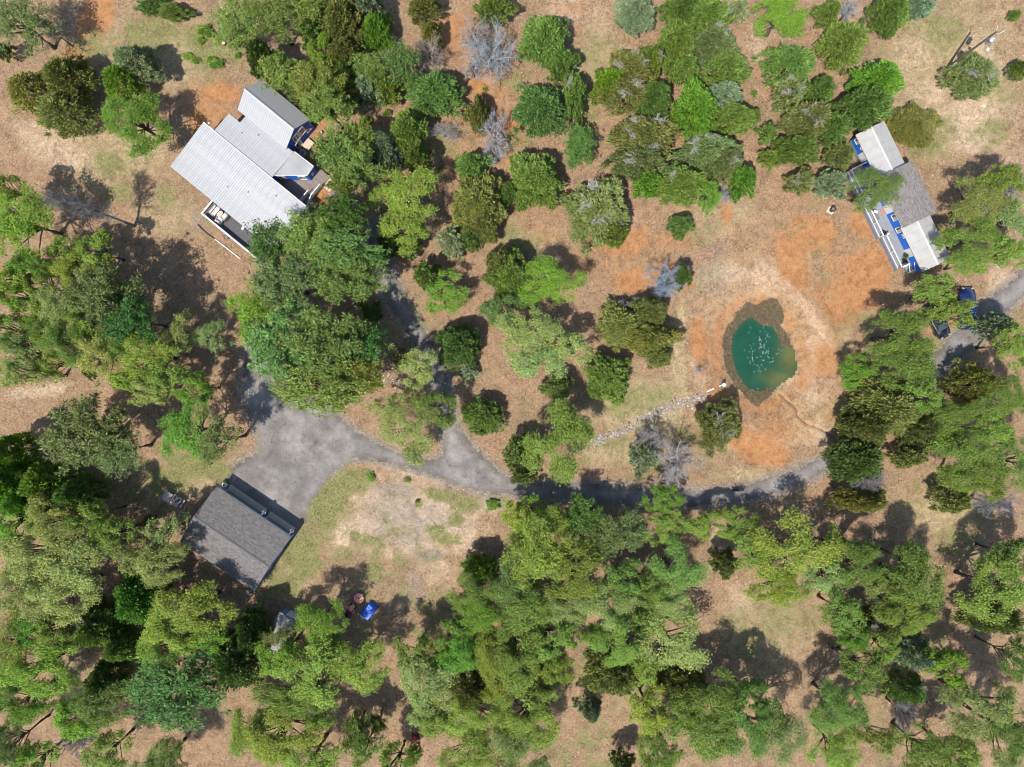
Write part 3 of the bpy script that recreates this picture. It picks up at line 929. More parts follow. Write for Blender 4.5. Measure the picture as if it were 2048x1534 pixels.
MB().prism([(2.2, 6.12), (9.9, 6.12), (9.9, 6.27), (2.2, 6.27)], [4.66]*2+[4.74]*2, [4.69]*2+[4.775]*2).add([(2.2, 6.272, 4.775), (9.9, 6.272, 4.775), (9.9, 6.42, 4.69), (2.2, 6.42, 4.69)], [(0,3,2,1)]).build('ridge_cap', M['steel'], r3)
r4 = MB().prism(WING, [2.66, 2.72, 2.72, 2.66], [2.74, 2.80, 2.80, 2.74]).build('wing_roof', M['trim'], house)
v = .62
while v < 4.3:
    v1 = min(v+.29, 4.32); vm = (v+v1)/2
    ue = 10.78 + (vm-.57)/(3.05-.55)*3.08 if vm < 3.0 else 13.82-(vm-3.0)*.06
    p = MB().prism([(10.8, v), (max(10.85, ue-.12 if vm < 3 else ue-.02), v), (ue-.02, v1-.006), (10.8, v1-.006)], 2.765, [2.79, 2.845, 2.845, 2.79])
    p.box(10.8, max(10.84, ue-.1), v+.0, v+.05, 2.78, 2.91)
    p.build('roof_panel', M['metal_roof'], r4)
    v += .29
e = MB()
for a, b in ((0, 1), (1, 2), (2, 3)):
    (xa, ya), (xb, yb) = WING[a], WING[b]
    L = math.hypot(xb-xa, yb-ya); an = math.atan2(yb-ya, xb-xa)
    e.obox((xa+xb)/2+.03*math.sin(an), (ya+yb)/2-.03*math.cos(an), 2.80, L, .07, .16, an)
e.build('fascia', M['trim'], r4)
MB().box(10.70, 10.755, .1, 4.18, 2.70, 2.77).build('flashing', M['black'], r4)
# windows
window(house, 9.8, 6.86, 2.62, 0, .95, 1.6)
window(house, 9.8, 5.80, 2.62, 0, .95, 1.6)
window(house, 9.8, 5.50, .95, 0, .95, 1.35)
tw = MB()
tri = [(9.82, 7.25, 1.05), (9.82, 8.05, 1.05), (9.82, 7.45, 1.95)]
for a, b in ((0, 1), (1, 2), (2, 0)): tw.tube([tri[a], tri[b]], .05, 4)
tw = tw.build('triangular_window', M['trim'], house)
MB().add([(9.803, q[1], q[2]) for q in tri], [(0, 1, 2)]).build('pane', M['pane'], tw)
na = math.atan2(-(13.80-10.56), (3.06-.50))
for f in (.18, .80):
    window(house, 10.56+(13.80-10.56)*f+.01*math.cos(na), .50+(3.06-.50)*f+.01*math.sin(na), 1.72, na, .95, 1.3)
window(house, 13.76, 3.68, 1.7, math.atan2(.05, 1), .35, .5, False)
# door in the corner under the main roof, flood lamp, vents
MB().box(11.4, 12.3, -.398, -.34, .62, 2.5).build('front_door', M['trim'], house)
fl = MB().tube([(.46, -.1, 2.72), (.46, .26, 2.80)], .03, 6); fl.obox(.46, .34, 2.82, .22, .16, .14)
fl.build('flood_lamp', M['white_plastic'], house)
for ux, vy in ((7.2, -4.3), (9.6, -3.2), (13.6, -5.7), (4.4, 1.9), (6.1, 3.0), (12.6, -1.4)):
    zz = 2.6+(vy+6.78)/6.78*.5 if vy < 0 else 2.985-(vy-.1)*.06
    MB().lathe([(.09, zz-.02), (.09, zz+.04), (.05, zz+.06), (.05, zz+.26), (.075, zz+.27), (.0, zz+.32)], ux, vy, 10).build('vent_pipe', M['steel'], house)
# front deck
def fclip(vm):
    lo = 10.6
    if .50 < vm < 3.06: lo = 10.56+(vm-.50)/(3.06-.50)*3.24+.03
    elif vm >= 3.06: lo = 13.76
    return (lo, 15.3)
fd = MB().prism([(10.6, -.4), (15.3, -.4), (15.3, 4.85), (13.5, 4.85), (13.5, 3.3), (10.7, .6)], -.05, .52).build('front_deck', M['deck_board'], house)
boards('deck_boards', M['deck_board'], fd, 10.6, 15.3, -.38, 4.85, .6, .145, 'x', fclip)
def rail(root, path, zt, z0, mt, posts=True, name='railing', bars=3):
    m = MB()
    m2 = [(p[0], p[1], (p[2] if len(p) > 2 else 0)) for p in path]
    for (xa, ya, da), (xb, yb, db) in zip(m2[:-1], m2[1:]):
        L = math.hypot(xb-xa, yb-ya); an = math.atan2(yb-ya, xb-xa); ti = math.atan2(db-da, L)
        m.obox((xa+xb)/2, (ya+yb)/2, zt+(da+db)/2, math.hypot(L, db-da)+.06, .13, .05, an, ti)
        for k in range(bars):
            m.obox((xa+xb)/2, (ya+yb)/2, z0+(k+.6)*(zt-z0)/(bars+.6)+(da+db)/2, math.hypot(L, db-da), .035, .07, an, ti)
        n = max(1, int(round(L/1.5)))
        for q in range(n+1):
            t = q/n; d = da+(db-da)*t
            m.obox(xa+(xb-xa)*t, ya+(yb-ya)*t, (zt+z0)/2+d-.02, .09, .09, zt-z0-.05+.08, an)
    return m.build(name, mt, root)
rail(fd, [(14.62, 1.75), (14.62, -.05)], 1.62, .62, M['trim'])
rail(fd, [(15.28, 3.25), (15.28, 1.55), (15.75, -.35, -.35)], 1.62, .62, M['trim'])
# landing and ramp beyond the rails
MB().prism([(15.32, -.6), (15.95, -.6), (15.6, 1.5), (15.32, 1.5)], 0, .3).build('side_step', M['deck_board'], fd)
st = MB()
for i in range(3): st.box(15.32+i*.32, 15.62+i*.32, 3.3, 5.0, 0, .44-i*.15)
st.box(15.34, 16.3, 5.02, 5.10, 0, .62)
st.build('entry_steps', M['pale_wood'], fd)
MB().box(15.3, 15.75, 5.14, 5.22, .0, 1.3).build('newel_post', M['pale_wood'], fd)
MB().box(15.34, 15.44, 3.18, 3.26, 0, 1.2).build('newel_post', M['pale_wood'], fd)
# rear deck
rd = MB().box(6.15, 15.6, -8.9, -6.36, -.05, .5).build('rear_deck', M['deck_dark'], house)
boards('deck_boards', M['deck_dark'], rd, 6.15, 15.6, -8.9, -6.38, .585, .145, 'x')
m = MB()
m.box(6.0, 15.7, -9.02, -8.80, 1.36, 1.44); m.box(6.0, 6.22, -8.80, -6.8, 1.36, 1.44)
m.build('rail_cap', M['trim'], rd)
m = MB()
x = 6.1
while x < 15.6:
    m.obox(x, -8.91, .97, .09, .09, .78); x += 1.5
for z in (.72, .94, 1.16): m.box(6.1, 15.6, -8.93, -8.89, z, z+.09)
for z in (.72, .94, 1.16): m.box(6.09, 6.13, -8.86, -6.8, z, z+.09)
m.build('railing', M['deck_dark'], rd)
bench = MB(); bench.box(6.18, 6.42, -8.6, -6.85, .92, .98); bench.box(6.44, 15.5, -8.80, -8.60, .92, .98)
for q in (6.4, 8.0, 9.6, 11.2, 12.8, 14.4): bench.box(q, q+.08, -8.76, -8.62, .585, .92)
bench.build('deck_bench', M['deck_dark'], rd)

def at(root_o, u, v, z=0):
    c, s = math.cos(root_o.rotation_euler[2]), math.sin(root_o.rotation_euler[2])
    return (root_o.location[0]+u*c-v*s, root_o.location[1]+u*s+v*c, z)
HR = R(-39.3)

# side stoop and air conditioner
sp = empty('wooden_stoop', at(house, 10.6, 6.28), HR); tag(sp, 'small pale plank stoop against the blue gable wall', 'stoop')
for i in range(6):
    MB().box(-.62+.0, .42, -.62+i*.208, -.62+i*.208+.195, .42, .46).build('plank', M['pale_wood'], sp)
for a in (-.55, .35):
    for b in (-.58, .55): MB().box(a, a+.07, b, b+.07, 0, .42).build('leg', M['grey_wood'], sp)
ac = empty('air_conditioner', at(house, 10.72, 5.0), HR); tag(ac, 'round white air conditioner unit beside the blue gable wall', 'air conditioner')
MB().lathe([(.40, 0), (.42, .05), (.42, .70), (.38, .76), (.30, .77), (.30, .70)], 0, 0, 20).build('casing', M['steel'], ac, True)
MB().lathe([(.29, .66), (.29, .70)], 0, 0, 16).build('fan_well', M['black'], ac)
m = MB()
for k in range(4): m.obox(.13*math.cos(k*1.57), .13*math.sin(k*1.57), .735, .26, .07, .015, k*1.57)
m.lathe([(.07, .70), (.07, .77)], 0, 0, 10); m.build('fan', M['steel'], ac)

# furniture on the rear deck
def armchair(name, label, u, v, rot, wd, group):
    c = empty(name, at(house, u, v, .592), HR+rot); tag(c, label, 'chair' if wd < 1 else 'loveseat', group)
    m = MB(); m.box(-.36, .36, -wd/2, wd/2, .18, .30)
    for s in (-1, 1): m.box(-.36, .34, s*wd/2-.06, s*wd/2+.06, .1, .56)
    m.build('frame', M['wicker'], c, bevel=.02)
    MB().prism([(-.40, -wd/2), (-.28, -wd/2), (-.28, wd/2), (-.40, wd/2)], .1, .80).build('backrest', M['wicker'], c, bevel=.02)
    for sx in (-.32, .3):
        for sy in (-wd/2+.05, wd/2-.05): MB().box(sx-.03, sx+.03, sy-.03, sy+.03, 0, .18).build('leg', M['wicker'], c)
    k = 1 if wd < 1 else 2
    for i in range(k):
        w_ = (wd-.16)/k; y0 = -wd/2+.08+i*w_
        MB().box(-.22, .36, y0+.01, y0+w_-.01, .305, .45).build('seat_cushion', M['cushion'], c, bevel=.04)
        MB().prism([(-.27, y0+.02), (-.13, y0+.02), (-.13, y0+w_-.02), (-.27, y0+w_-.02)], .46, [.84, .78, .78, .84]).build('back_cushion', M['cushion'], c, bevel=.04)
armchair('outdoor_loveseat', 'pale cushioned two seat loveseat in the corner of the dark rear deck', 6.98, -7.62, R(0), 1.35, 'rear deck furniture')
armchair('outdoor_armchair', 'pale armchair nearest the metal roof edge on the rear deck', 8.42, -7.42, R(180), .82, 'rear deck furniture')
armchair('outdoor_armchair', 'pale armchair nearest the white rail on the rear deck', 8.15, -8.2, R(100), .82, 'rear deck furniture')
tb = empty('coffee_table', at(house, 7.72, -7.58, .592), HR); tag(tb, 'oval tan coffee table between the deck chairs', 'table', 'rear deck furniture')
MB().lathe([(.40, .40), (.42, .42), (.42, .45), (.40, .46)], 0, 0, 20, .75, 1.15).build('tabletop', M['pale_wood'], tb)
for sx in (-.16, .16):
    for sy in (-.26, .26): MB().box(sx-.025, sx+.025, sy-.025, sy+.025, 0, .40).build('leg', M['wicker'], tb)
fs = empty('folding_stool', at(house, 11.15, -7.1, .592), HR+R(15)); tag(fs, 'small white folding stool by the roof edge on the rear deck', 'stool')
MB().box(-.22, .22, -.2, .2, .42, .46).build('seat', M['white_plastic'], fs)
MB().obox(.2, 0, .62, .04, .4, .4, 0).build('backrest', M['white_plastic'], fs)
for s in (-.17, .17):
    MB().tube([(-.2, s, 0), (.18, s, .42)], .02, 5).build('leg', M['white_plastic'], fs); MB().tube([(.2, s, 0), (-.18, s, .42)], .02, 5).build('leg', M['white_plastic'], fs)
pt = empty('planter_pot', at(house, 9.9, -9.35)); tag(pt, 'dark round planter pot below the white rail of the rear deck', 'planter')
MB().lathe([(.20, 0), (.30, .42), (.33, .44), (.33, .5), (.27, .5), (.26, .42)], 0, 0, 16).build('pot', M['terracotta'], pt)
MB().lathe([(.255, .40), (.2, .44)], 0, 0, 12).build('soil', M['ash'], pt)
a = at(house, 5.94, -10.42, .06); b = at(house, 7.4, -10.58, .06); c_ = at(house, 8.78, -10.48, .06)
tag(MB().tube([a, b, c_], .06, 8).build('drain_hose', M['black']), 'black drain hose lying on the ground behind the rear deck', 'hose')
a = at(house, 8.82, -10.48, .07); b = at(house, 12.9, -10.38, .07)
tag(MB().tube([a, b], .07, 8).build('white_pipe', M['white_plastic']), 'straight white pipe on the ground behind the rear deck', 'pipe')
# board walk
bw = empty('board_walk', at(house, 17.2, 4.05), HR); tag(bw, 'weathered plank walk leading from the front deck steps', 'walkway')
for i in range(17):
    MB().box(-.92+i*.22, -.92+i*.22+.205, -.85+random.uniform(-.03, .03), .85+random.uniform(-.03, .03), .02, .09+random.uniform(-.008, .008)).build('plank', M['deck_board'], bw)
MB().box(-.95, 2.85, -.94, -.88, 0, .12).build('edge_board', M['pale_wood'], bw)
bk = empty('metal_bucket', (*G(642.4, 267), 0)); tag(bk, 'small grey metal bucket on bare soil near the gable wall', 'bucket')
MB().lathe([(.17, 0), (.23, .38), (.25, .4), (.22, .4), (.16, .04)], 0, 0, 14).build('body', M['steel'], bk)
MB().tube([(.23*math.cos(t), 0, .40+.12*math.sin(t)) for t in [i*math.pi/8 for i in range(9)]], .012, 4).build('handle', M['steel'], bk)

# ------------------------------------------------------------------ garage
GO = (*G(433.4, 974, 2.7), 0); GR_ = R(-34.12)
gar = empty('shingled_garage', GO, GR_); tag(gar, 'garage with a grey shingled gable roof and blue walls facing the drive', 'garage')
g = MB().box(.35, 10.78, -7.6, -.48, -.1, 2.66)
for ux in (.35, 10.58):
    g.add([(ux, -7.6, 2.66), (ux, -.48, 2.66), (ux, -4.02, 3.86), (ux+.2, -7.6, 2.66), (ux+.2, -.48, 2.66), (ux+.2, -4.02, 3.86)], [(0,2,1),(3,4,5),(0,3,5,2),(2,5,4,1)])
g.build('wall', M['blue'], gar)
ra = MB().prism([(0, -4.02), (11.06, -4.02), (11.06, 0), (0, 0)], [3.88, 3.88, 2.6, 2.6], [4.0, 4.0, 2.7, 2.7]).build('roof_slope', M['trim'], gar)
rb = MB().prism([(0, -8.06), (11.06, -8.06), (11.06, -4.022), (0, -4.022)], [2.6, 2.6, 3.88, 3.88], [2.7, 2.7, 4.0, 4.0]).build('roof_slope', M['trim'], gar)
shingles(ra, 0, 11.06, .02, -4.02, 2.705, 4.005, (.125, .118, .113), 1)
shingles(rb, 0, 11.06, -8.08, -4.022, 2.705, 4.005, (.125, .118, .113), 2)
rc = MB()
for i in range(37):
    x = .0+i*.3
    rc.prism([(x, -4.17), (min(11.06, x+.31), -4.17), (min(11.06, x+.31), -4.02), (x, -4.02)], [3.97, 3.965, 4.02, 4.025], [4.005, 3.995, 4.055, 4.065])
    rc.prism([(x, -4.02), (min(11.06, x+.31), -4.02), (min(11.06, x+.31), -3.87), (x, -3.87)], [4.02, 4.02, 3.965, 3.97], [4.065, 4.055, 3.995, 4.005])
rc.build('ridge_cap', M['deck_dark'], ra)  # real cap; its charcoal tone paints in the ridge vent's shadow line
gt = MB().box(0.02, 11.04, .022, .10, 2.54, 2.64); gt.build('gutter', M['door_grey'], ra)
for x0, x1 in ((.75, 6.0), (6.9, 10.3)):
    d = MB().box(x0, x1, -.476, -.44, 0, 2.3).build('garage_door', M['door_grey'], gar)
    for i in range(4):
        k = int((x1-x0)/.62); wq = (x1-x0)/k
        for q in range(k): MB().box(x0+q*wq+.05, x0+(q+1)*wq-.05, -.44, -.415, .06+i*.575, .06+i*.575+.47).build('door_panel', M['door_grey'], d)
    MB().box(x0-.17, x0, -.476, -.39, 0, 2.4).box(x1, x1+.17, -.476, -.39, 0, 2.4).box(x0, x1, -.476, -.40, 2.3, 2.4).build('door_trim', M['trim'], gar)
    MB().box(x0-.2, x1+.2, -.478, .35, -.02, .03).build('door_apron', M['slab'], gar)
for ux in (6.45, 10.62):
    l = MB(); l.tube([(ux, -.47, 2.25), (ux, -.2, 2.42), (ux, .1, 2.5), (ux, .36, 2.45), (ux, .46, 2.32)], .022, 6)
    l = l.build('gooseneck_lamp', M['white_plastic'], gar)
    MB().lathe([(.05, 2.32), (.16, 2.24), (.20, 2.12), (.19, 2.12), (.14, 2.22)], ux, .46, 16).build('lamp_shade', M['deck_dark'], l)
    MB().tube([(ux+.205*math.cos(t), .46+.205*math.sin(t), 2.12) for t in [i*math.pi/10 for i in range(21)]], .028, 5).build('shade_rim', M['white_plastic'], l)
for vy in (-2.7, -5.3): window(gar, 10.80, vy, 1.75, 0, .9, 1.1)
MB().box(.32, .38, -.6, -.3, 0, 2.6).box(10.7, 10.84, -.55, -.46, 0, 2.6).build('corner_trim', M['trim'], gar)
sd = empty('satellite_dish', at(gar, 10.7, -8.16, 2.72), GR_); tag(sd, 'pale satellite dish at the bottom corner of the garage roof', 'satellite dish')
dd = []
for i in range(5):
    r_ = .36*i/4+.001
    dd.append((r_, .5*r_*r_))
dm = MB().lathe(dd + [(.37, .06), (.001, -.02)], 0, 0, 20).build('dish', M['steel'], sd, True)
dm.location = (-.12, -.28, .35); dm.rotation_euler = (R(38), R(-18), 0)
MB().tube([(0, .15, 0), (-.02, -.05, .2), (-.08, -.2, .32)], .03, 6).build('mast', M['steel'], sd)
MB().tube([(-.1, -.35, .30), (-.16, -.62, .5)], .018, 5).obox(-.17, -.64, .53, .07, .07, .13).build('feed_arm', M['black'], sd)
dp = empty('white_downpipe', at(gar, .12, .06), GR_); tag(dp, 'white rain barrel at the upper left corner of the garage', 'barrel')
MB().lathe([(.24, 0), (.29, .2), (.3, .5), (.28, .82), (.22, .9), (.0, .91)], -.0, .0, 16).build('body', M['white_plastic'], dp, True)
MB().lathe([(.12, .905), (.12, .95), (.0, .96)], 0, 0, 12).build('lid', M['black'], dp)
dp.name = 'rain_barrel'

# ------------------------------------------------------------------ mobile home
MO = (*G(1680+145/4.65, 230+185/4.65, 2.8), 0); MR = R(-64.08)
mob = empty('blue_mobile_home', MO, MR); tag(mob, 'long bright blue mobile home with white roofs and a grey shingled middle', 'mobile home')
MB().box(.15, 18.6, .42, 3.6, -.1, 2.76).build('wall', M['blue_b'], mob)
g = MB().box(6.1, 12.6, .40, 4.3, 0, 3.1)
for ux in (6.1, 12.4):
    g.add([(ux, .4, 3.1), (ux, 4.3, 3.1), (ux, 2.25, 3.62), (ux+.2, .4, 3.1), (ux+.2, 4.3, 3.1), (ux+.2, 2.25, 3.62)], [(0,2,1),(3,4,5),(0,3,5,2),(2,5,4,1)])
g.build('wall', M['blue_b'], mob)
for k, (ua, ub) in enumerate(((0, 6.06), (12.68, 18.75))):
    n = 5; du = (ub-ua)/n
    rf = MB().box(ua+.03, ub-.03, .05, 3.85, 2.68, 2.74).build('white_roof', M['white_roof'], mob)
    for i in range(n):
        a, b = ua+i*du, ua+(i+1)*du-.012
        MB().prism([(a, -.02), (b, -.02), (b, 1.84), (a, 1.84)], [2.74, 2.74, 3.24, 3.24], [2.8, 2.8, 3.3, 3.3]).build('roof_sheet', M['white_roof'], rf)
        MB().prism([(a, 1.842), (b, 1.842), (b, 3.92), (a, 3.92)], [3.24, 3.24, 2.74, 2.74], [3.3, 3.3, 2.8, 2.8]).build('roof_sheet', M['white_roof'], rf)
    MB().prism([(ua, 1.74), (ub-.01, 1.74), (ub-.01, 1.95), (ua, 1.95)], 3.26, 3.35).build('ridge_cap', M['trim'], rf)
ga = MB().prism([(5.9, -.05), (12.85, -.05), (12.85, 2.2), (5.9, 2.2)], [3.1, 3.1, 3.62, 3.62], [3.2, 3.2, 3.72, 3.72]).build('shingled_roof', M['trim'], mob)
gb_ = MB().prism([(5.9, 2.202), (12.85, 2.202), (12.85, 4.6), (5.9, 4.6)], [3.62, 3.62, 3.1, 3.1], [3.72, 3.72, 3.2, 3.2]).build('shingled_roof', M['trim'], mob)
shingles(ga, 5.9, 12.85, -.07, 2.2, 3.205, 3.725, (.165, .152, .146), 3)
shingles(gb_, 5.9, 12.85, 4.62, 2.202, 3.205, 3.725, (.165, .152, .146), 4)
WN = R(-90)
for u, wd in ((2.74, 1.1), (9.95, 1.15), (16.05, 1.1)):
    d = MB().box(u-wd/2, u+wd/2, .36, .398, .72, 2.62).build('door', M['trim'], mob)
    MB().lathe([(.04, 1.6), (.045, 1.64), (0, 1.68)], u+wd*.36, .33, 8).build('handle', M['steel'], d)
for u, wd, ht, zc in ((.7, .7, .9, 1.9), (1.75, .4, .5, 2.1), (8.9, .8, 1.05, 1.95), (11.25, .85, 1.05, 1.95)):
    window(mob, u, .398, zc, WN, wd, ht)
window(mob, 12.9, .418, 1.75, WN, .75, 1.5)
bx = MB().box(13.5, 14.1, .1, .42, 2.1, 2.5).build('window_air_conditioner', M['white_plastic'], mob)
MB().box(13.55, 14.05, .085, .1, 2.15, 2.45).build('grille', M['steel'], bx)
MB().box(.15, 18.6, .401, .419, 0, .66).build('skirting', M['slate'], mob)
# deck of the mobile home
dk = MB().box(3.5, 12.78, -1.78, .40, 0, .62).box(12.8, 17.35, -1.42, .40, 0, .62).build('deck', M['slate'], mob)
boards('deck_boards', M['deck_grey'], dk, 3.5, 12.78, -1.8, .395, .7, .15, 'x')
boards('deck_boards', M['deck_grey'], dk, 12.8, 17.35, -1.42, .395, .7, .15, 'x')
m = MB()
u = 3.5
while u < 12.7: m.box(u, u+.17, -1.83, -1.79, -.02, .6); u += .185
u = 12.85
while u < 17.3: m.box(u, u+.17, -1.47, -1.43, -.02, .6); u += .185
m.build('skirt_boards', M['slate'], dk)['kind'] = 'stuff'
def rail_w(path, z0=.75, zt=1.75):
    m = MB()
    for (xa, ya), (xb, yb) in zip(path[:-1], path[1:]):
        L = math.hypot(xb-xa, yb-ya); an = math.atan2(yb-ya, xb-xa)
        m.obox((xa+xb)/2, (ya+yb)/2, zt, L+.1, .16, .05, an); m.obox((xa+xb)/2, (ya+yb)/2, z0+.05, L+.08, .10, .09, an)
        n = max(1, round(L/2.0))
        for q in range(n+1):
            m.obox(xa+(xb-xa)*q/n, ya+(yb-ya)*q/n, (z0+zt)/2, .10, .10, zt-z0, an)
    m.build('railing', M['trim'], dk)
    b = MB()
    for (xa, ya), (xb, yb) in zip(path[:-1], path[1:]):
        L = math.hypot(xb-xa, yb-ya); an = math.atan2(yb-ya, xb-xa); n = int(L/.14)
        for q in range(n): b.obox(xa+(xb-xa)*(q+.5)/n, ya+(yb-ya)*(q+.5)/n, (z0+zt)/2, .025, .025, zt-z0-.1, an)
    b.build('balusters', M['trim'], dk)['kind'] = 'stuff'
rail_w([(3.55, .3), (3.55, -1.72), (12.68, -1.72)])
rail_w([(12.76, -.95), (12.76, -1.36), (17.28, -1.36), (17.28, -.35)])
MB().obox(9.6, -1.3, 1.75, .5, .3, .05, .8).obox(9.6, -1.35, 1.2, .08, .08, 1.0).build('corner_shelf', M['trim'], dk)
st = MB()
for i in range(3): st.box(17.37+i*.3, 17.66+i*.3, -.32, .3, 0, .54-i*.17)
st.build('steps', M['deck_grey'], dk)
for vv in (-.36, .34):
    MB().tube([(17.35, vv, 1.65), (18.35, vv, 1.05)], .05, 4).tube([(18.32, vv, 0), (18.32, vv, 1.1)], .05, 4).build('stair_rail', M['trim'], dk)
rg = MB().box(-.55, .55, -.34, .34, .70, .725)
o = rg.build('deck_rug', M['mat_grey']); o.location = at(mob, 10.1, -.95, .004); o.rotation_euler = (0, 0, MR); tag(o, 'dark grey rug on the grey deck of the mobile home', 'rug')
o = MB().box(-.38, .38, -.22, .22, .70, .722).build('door_mat', M['mat_tan']); o.location = at(mob, 9.98, .08, .004); o.rotation_euler = (0, 0, MR); tag(o, 'tan doormat before the middle white door of the mobile home', 'doormat')
def deck_chair(u, v, rot, label):
    c = empty('deck_chair', at(mob, u, v, .705), MR+rot); tag(c, label, 'chair', 'dark chairs on the grey deck')
    MB().box(-.25, .25, -.25, .25, .40, .44).build('seat', M['black'], c)
    MB().obox(-.27, 0, .68, .05, .5, .5).build('backrest', M['black'], c)
    for sx in (-.22, .22):
        for sy in (-.22, .22): MB().box(sx-.02, sx+.02, sy-.02, sy+.02, 0, .40).build('leg', M['black'], c)
deck_chair(16.75, -.35, R(150), 'dark chair at the lower end of the grey deck beside the stairs')
deck_chair(12.45, -1.2, R(60), 'dark chair tucked in the step of the white deck rail')
pp = empty('potted_plant', at(mob, 16.25, -.05, .705)); tag(pp, 'potted plant with brown pot near the lower white door of the mobile home', 'potted plant')
MB().lathe([(.14, 0), (.2, .36), (.22, .38), (.18, .38)], 0, 0, 12).build('pot', M['mat_tan'], pp)

# fire barrel
fb = empty('fire_barrel', (*G(1661, 421), 0), R(-33)); tag(fb, 'rusty fire drum on a pale square slab in the orange dirt', 'fire barrel')
MB().box(-.42, .42, -.38, .38, 0, .09).build('slab', M['slab'], fb)
MB().lathe([(.29, .09), (.30, .3), (.285, .32), (.30, .34), (.30, .6), (.285, .62), (.30, .64), (.30, .85), (.27, .85), (.27, .30), (.0, .29)], .06, .06, 20).build('drum', M['rust'], fb)
MB().lathe([(.268, .5), (.15, .58), (.05, .56), (0, .6)], .06, .06, 12).build('ash', M['ash'], fb)

# drain pipe to the pond
a = (*G(1403.5, 787.5), .1); b = (*G(1427, 777), .18)
dpipe = MB().tube([a, b], .10, 10).build('outfall_pipe', M['white_plastic']); tag(dpipe, 'straight white outfall pipe at the head of the white stones', 'pipe')
rh = empty('overflow_riser', (*G(1444.5, 769.5), 0)); tag(rh, 'white capped overflow riser on the pond bank', 'riser')
MB().lathe([(.13, -.4), (.13, .55)], 0, 0, 14).build('pipe', M['white_plastic'], rh)
MB().lathe([(.20, .55), (.24, .62), (.24, .78), (.15, .84), (0, .85)], 0, 0, 14).build('cap', M['white_plastic'], rh, True)
MB().tube([(0, 0, .2), (-.42, -.2, .05)], .08, 8).build('elbow', M['white_plastic'], rh)

# ------------------------------------------------------------------ utility pole
up = empty('utility_pole', (*G(1892, 137), 0)); tag(up, 'wooden utility pole with transformer and street lamp at the upper right', 'utility pole')
MB().tube([(0, 0, 0), (0, 0, 5), (0, 0, 9.4)], [.16, .135, .105], 12).build('pole', M['pole'], up)
tr = MB().lathe([(.0, 7.15), (.27, 7.17), (.29, 7.25), (.29, 7.95), (.31, 7.97), (.31, 8.03), (.2, 8.12), (0, 8.14)], .42, -.22, 18).build('transformer', M['steel'], up, True)
for dx, dy in ((-.1, .08), (.12, .02)): MB().lathe([(.05, 8.1), (.07, 8.2), (.04, 8.25), (.06, 8.33), (0, 8.4)], .42+dx, -.22+dy, 8).build('bushing', M['white_plastic'], tr)
la = MB().tube([(.1, 0, 6.7), (.35, -.25, 6.95), (.62, -.62, 7.0)], .035, 6).build('lamp_arm', M['steel'], up)
MB().lathe([(.06, 7.02), (.14, 6.98), (.19, 6.86), (.17, 6.78), (0, 6.76)], .72, -.78, 12).build('lamp_head', M['white_plastic'], la, True)
MB().tube([(0, 0, 9.1), (.08, .35, 9.35), (.1, .75, 9.5)], .04, 6).build('bracket', M['steel'], up)
MB().tube([(0, 0, 9.1), (.35, -.15, 9.1), (.62, -.02, 9.3), (.85, .12, 9.55)], .04, 6).build('bracket', M['steel'], up)
mb_ = MB().obox(-.05, -.25, 1.6, .35, .18, .9, .6); mb_.tube([(-.1, -.27, .05), (-.1, -.27, 1.2)], .04, 6); mb_.build('meter_box', M['steel'], up)


# ------------------------------------------------------------------ vehicles and yard things
def wheel(parent, x, y, r, wd, rimm=None):
    t = MB(); n = 18
    prof = [(r*.62, -wd/2), (r*.93, -wd/2), (r, -wd*.32), (r, wd*.32), (r*.93, wd/2), (r*.62, wd/2)]
    vs = []
    for pr, py in prof:
        for k in range(n):
            a = 2*math.pi*k/n; vs.append((x+pr*math.cos(a), y+py, r+pr*math.sin(a)))
    fs = [(i*n+k, i*n+(k+1) % n, (i+1)*n+(k+1) % n, (i+1)*n+k) for i in range(len(prof)-1) for k in range(n)]
    t.add(vs, fs)
    o = t.build('tyre', M['rubber'], parent)
    MB().tube([(x, y-wd*.36, r), (x, y+wd*.36, r)], r*.64, 14).build('rim', rimm or M['steel'], o)
    return o


def ring(x, hw, z0, z1, k=.75, tum=.0):
    return [(x, -hw, z0), (x, -hw, z0+(z1-z0)*k), (x, -hw*(.93-tum), z1), (x, hw*(.93-tum), z1), (x, hw, z0+(z1-z0)*k), (x, hw, z0)]


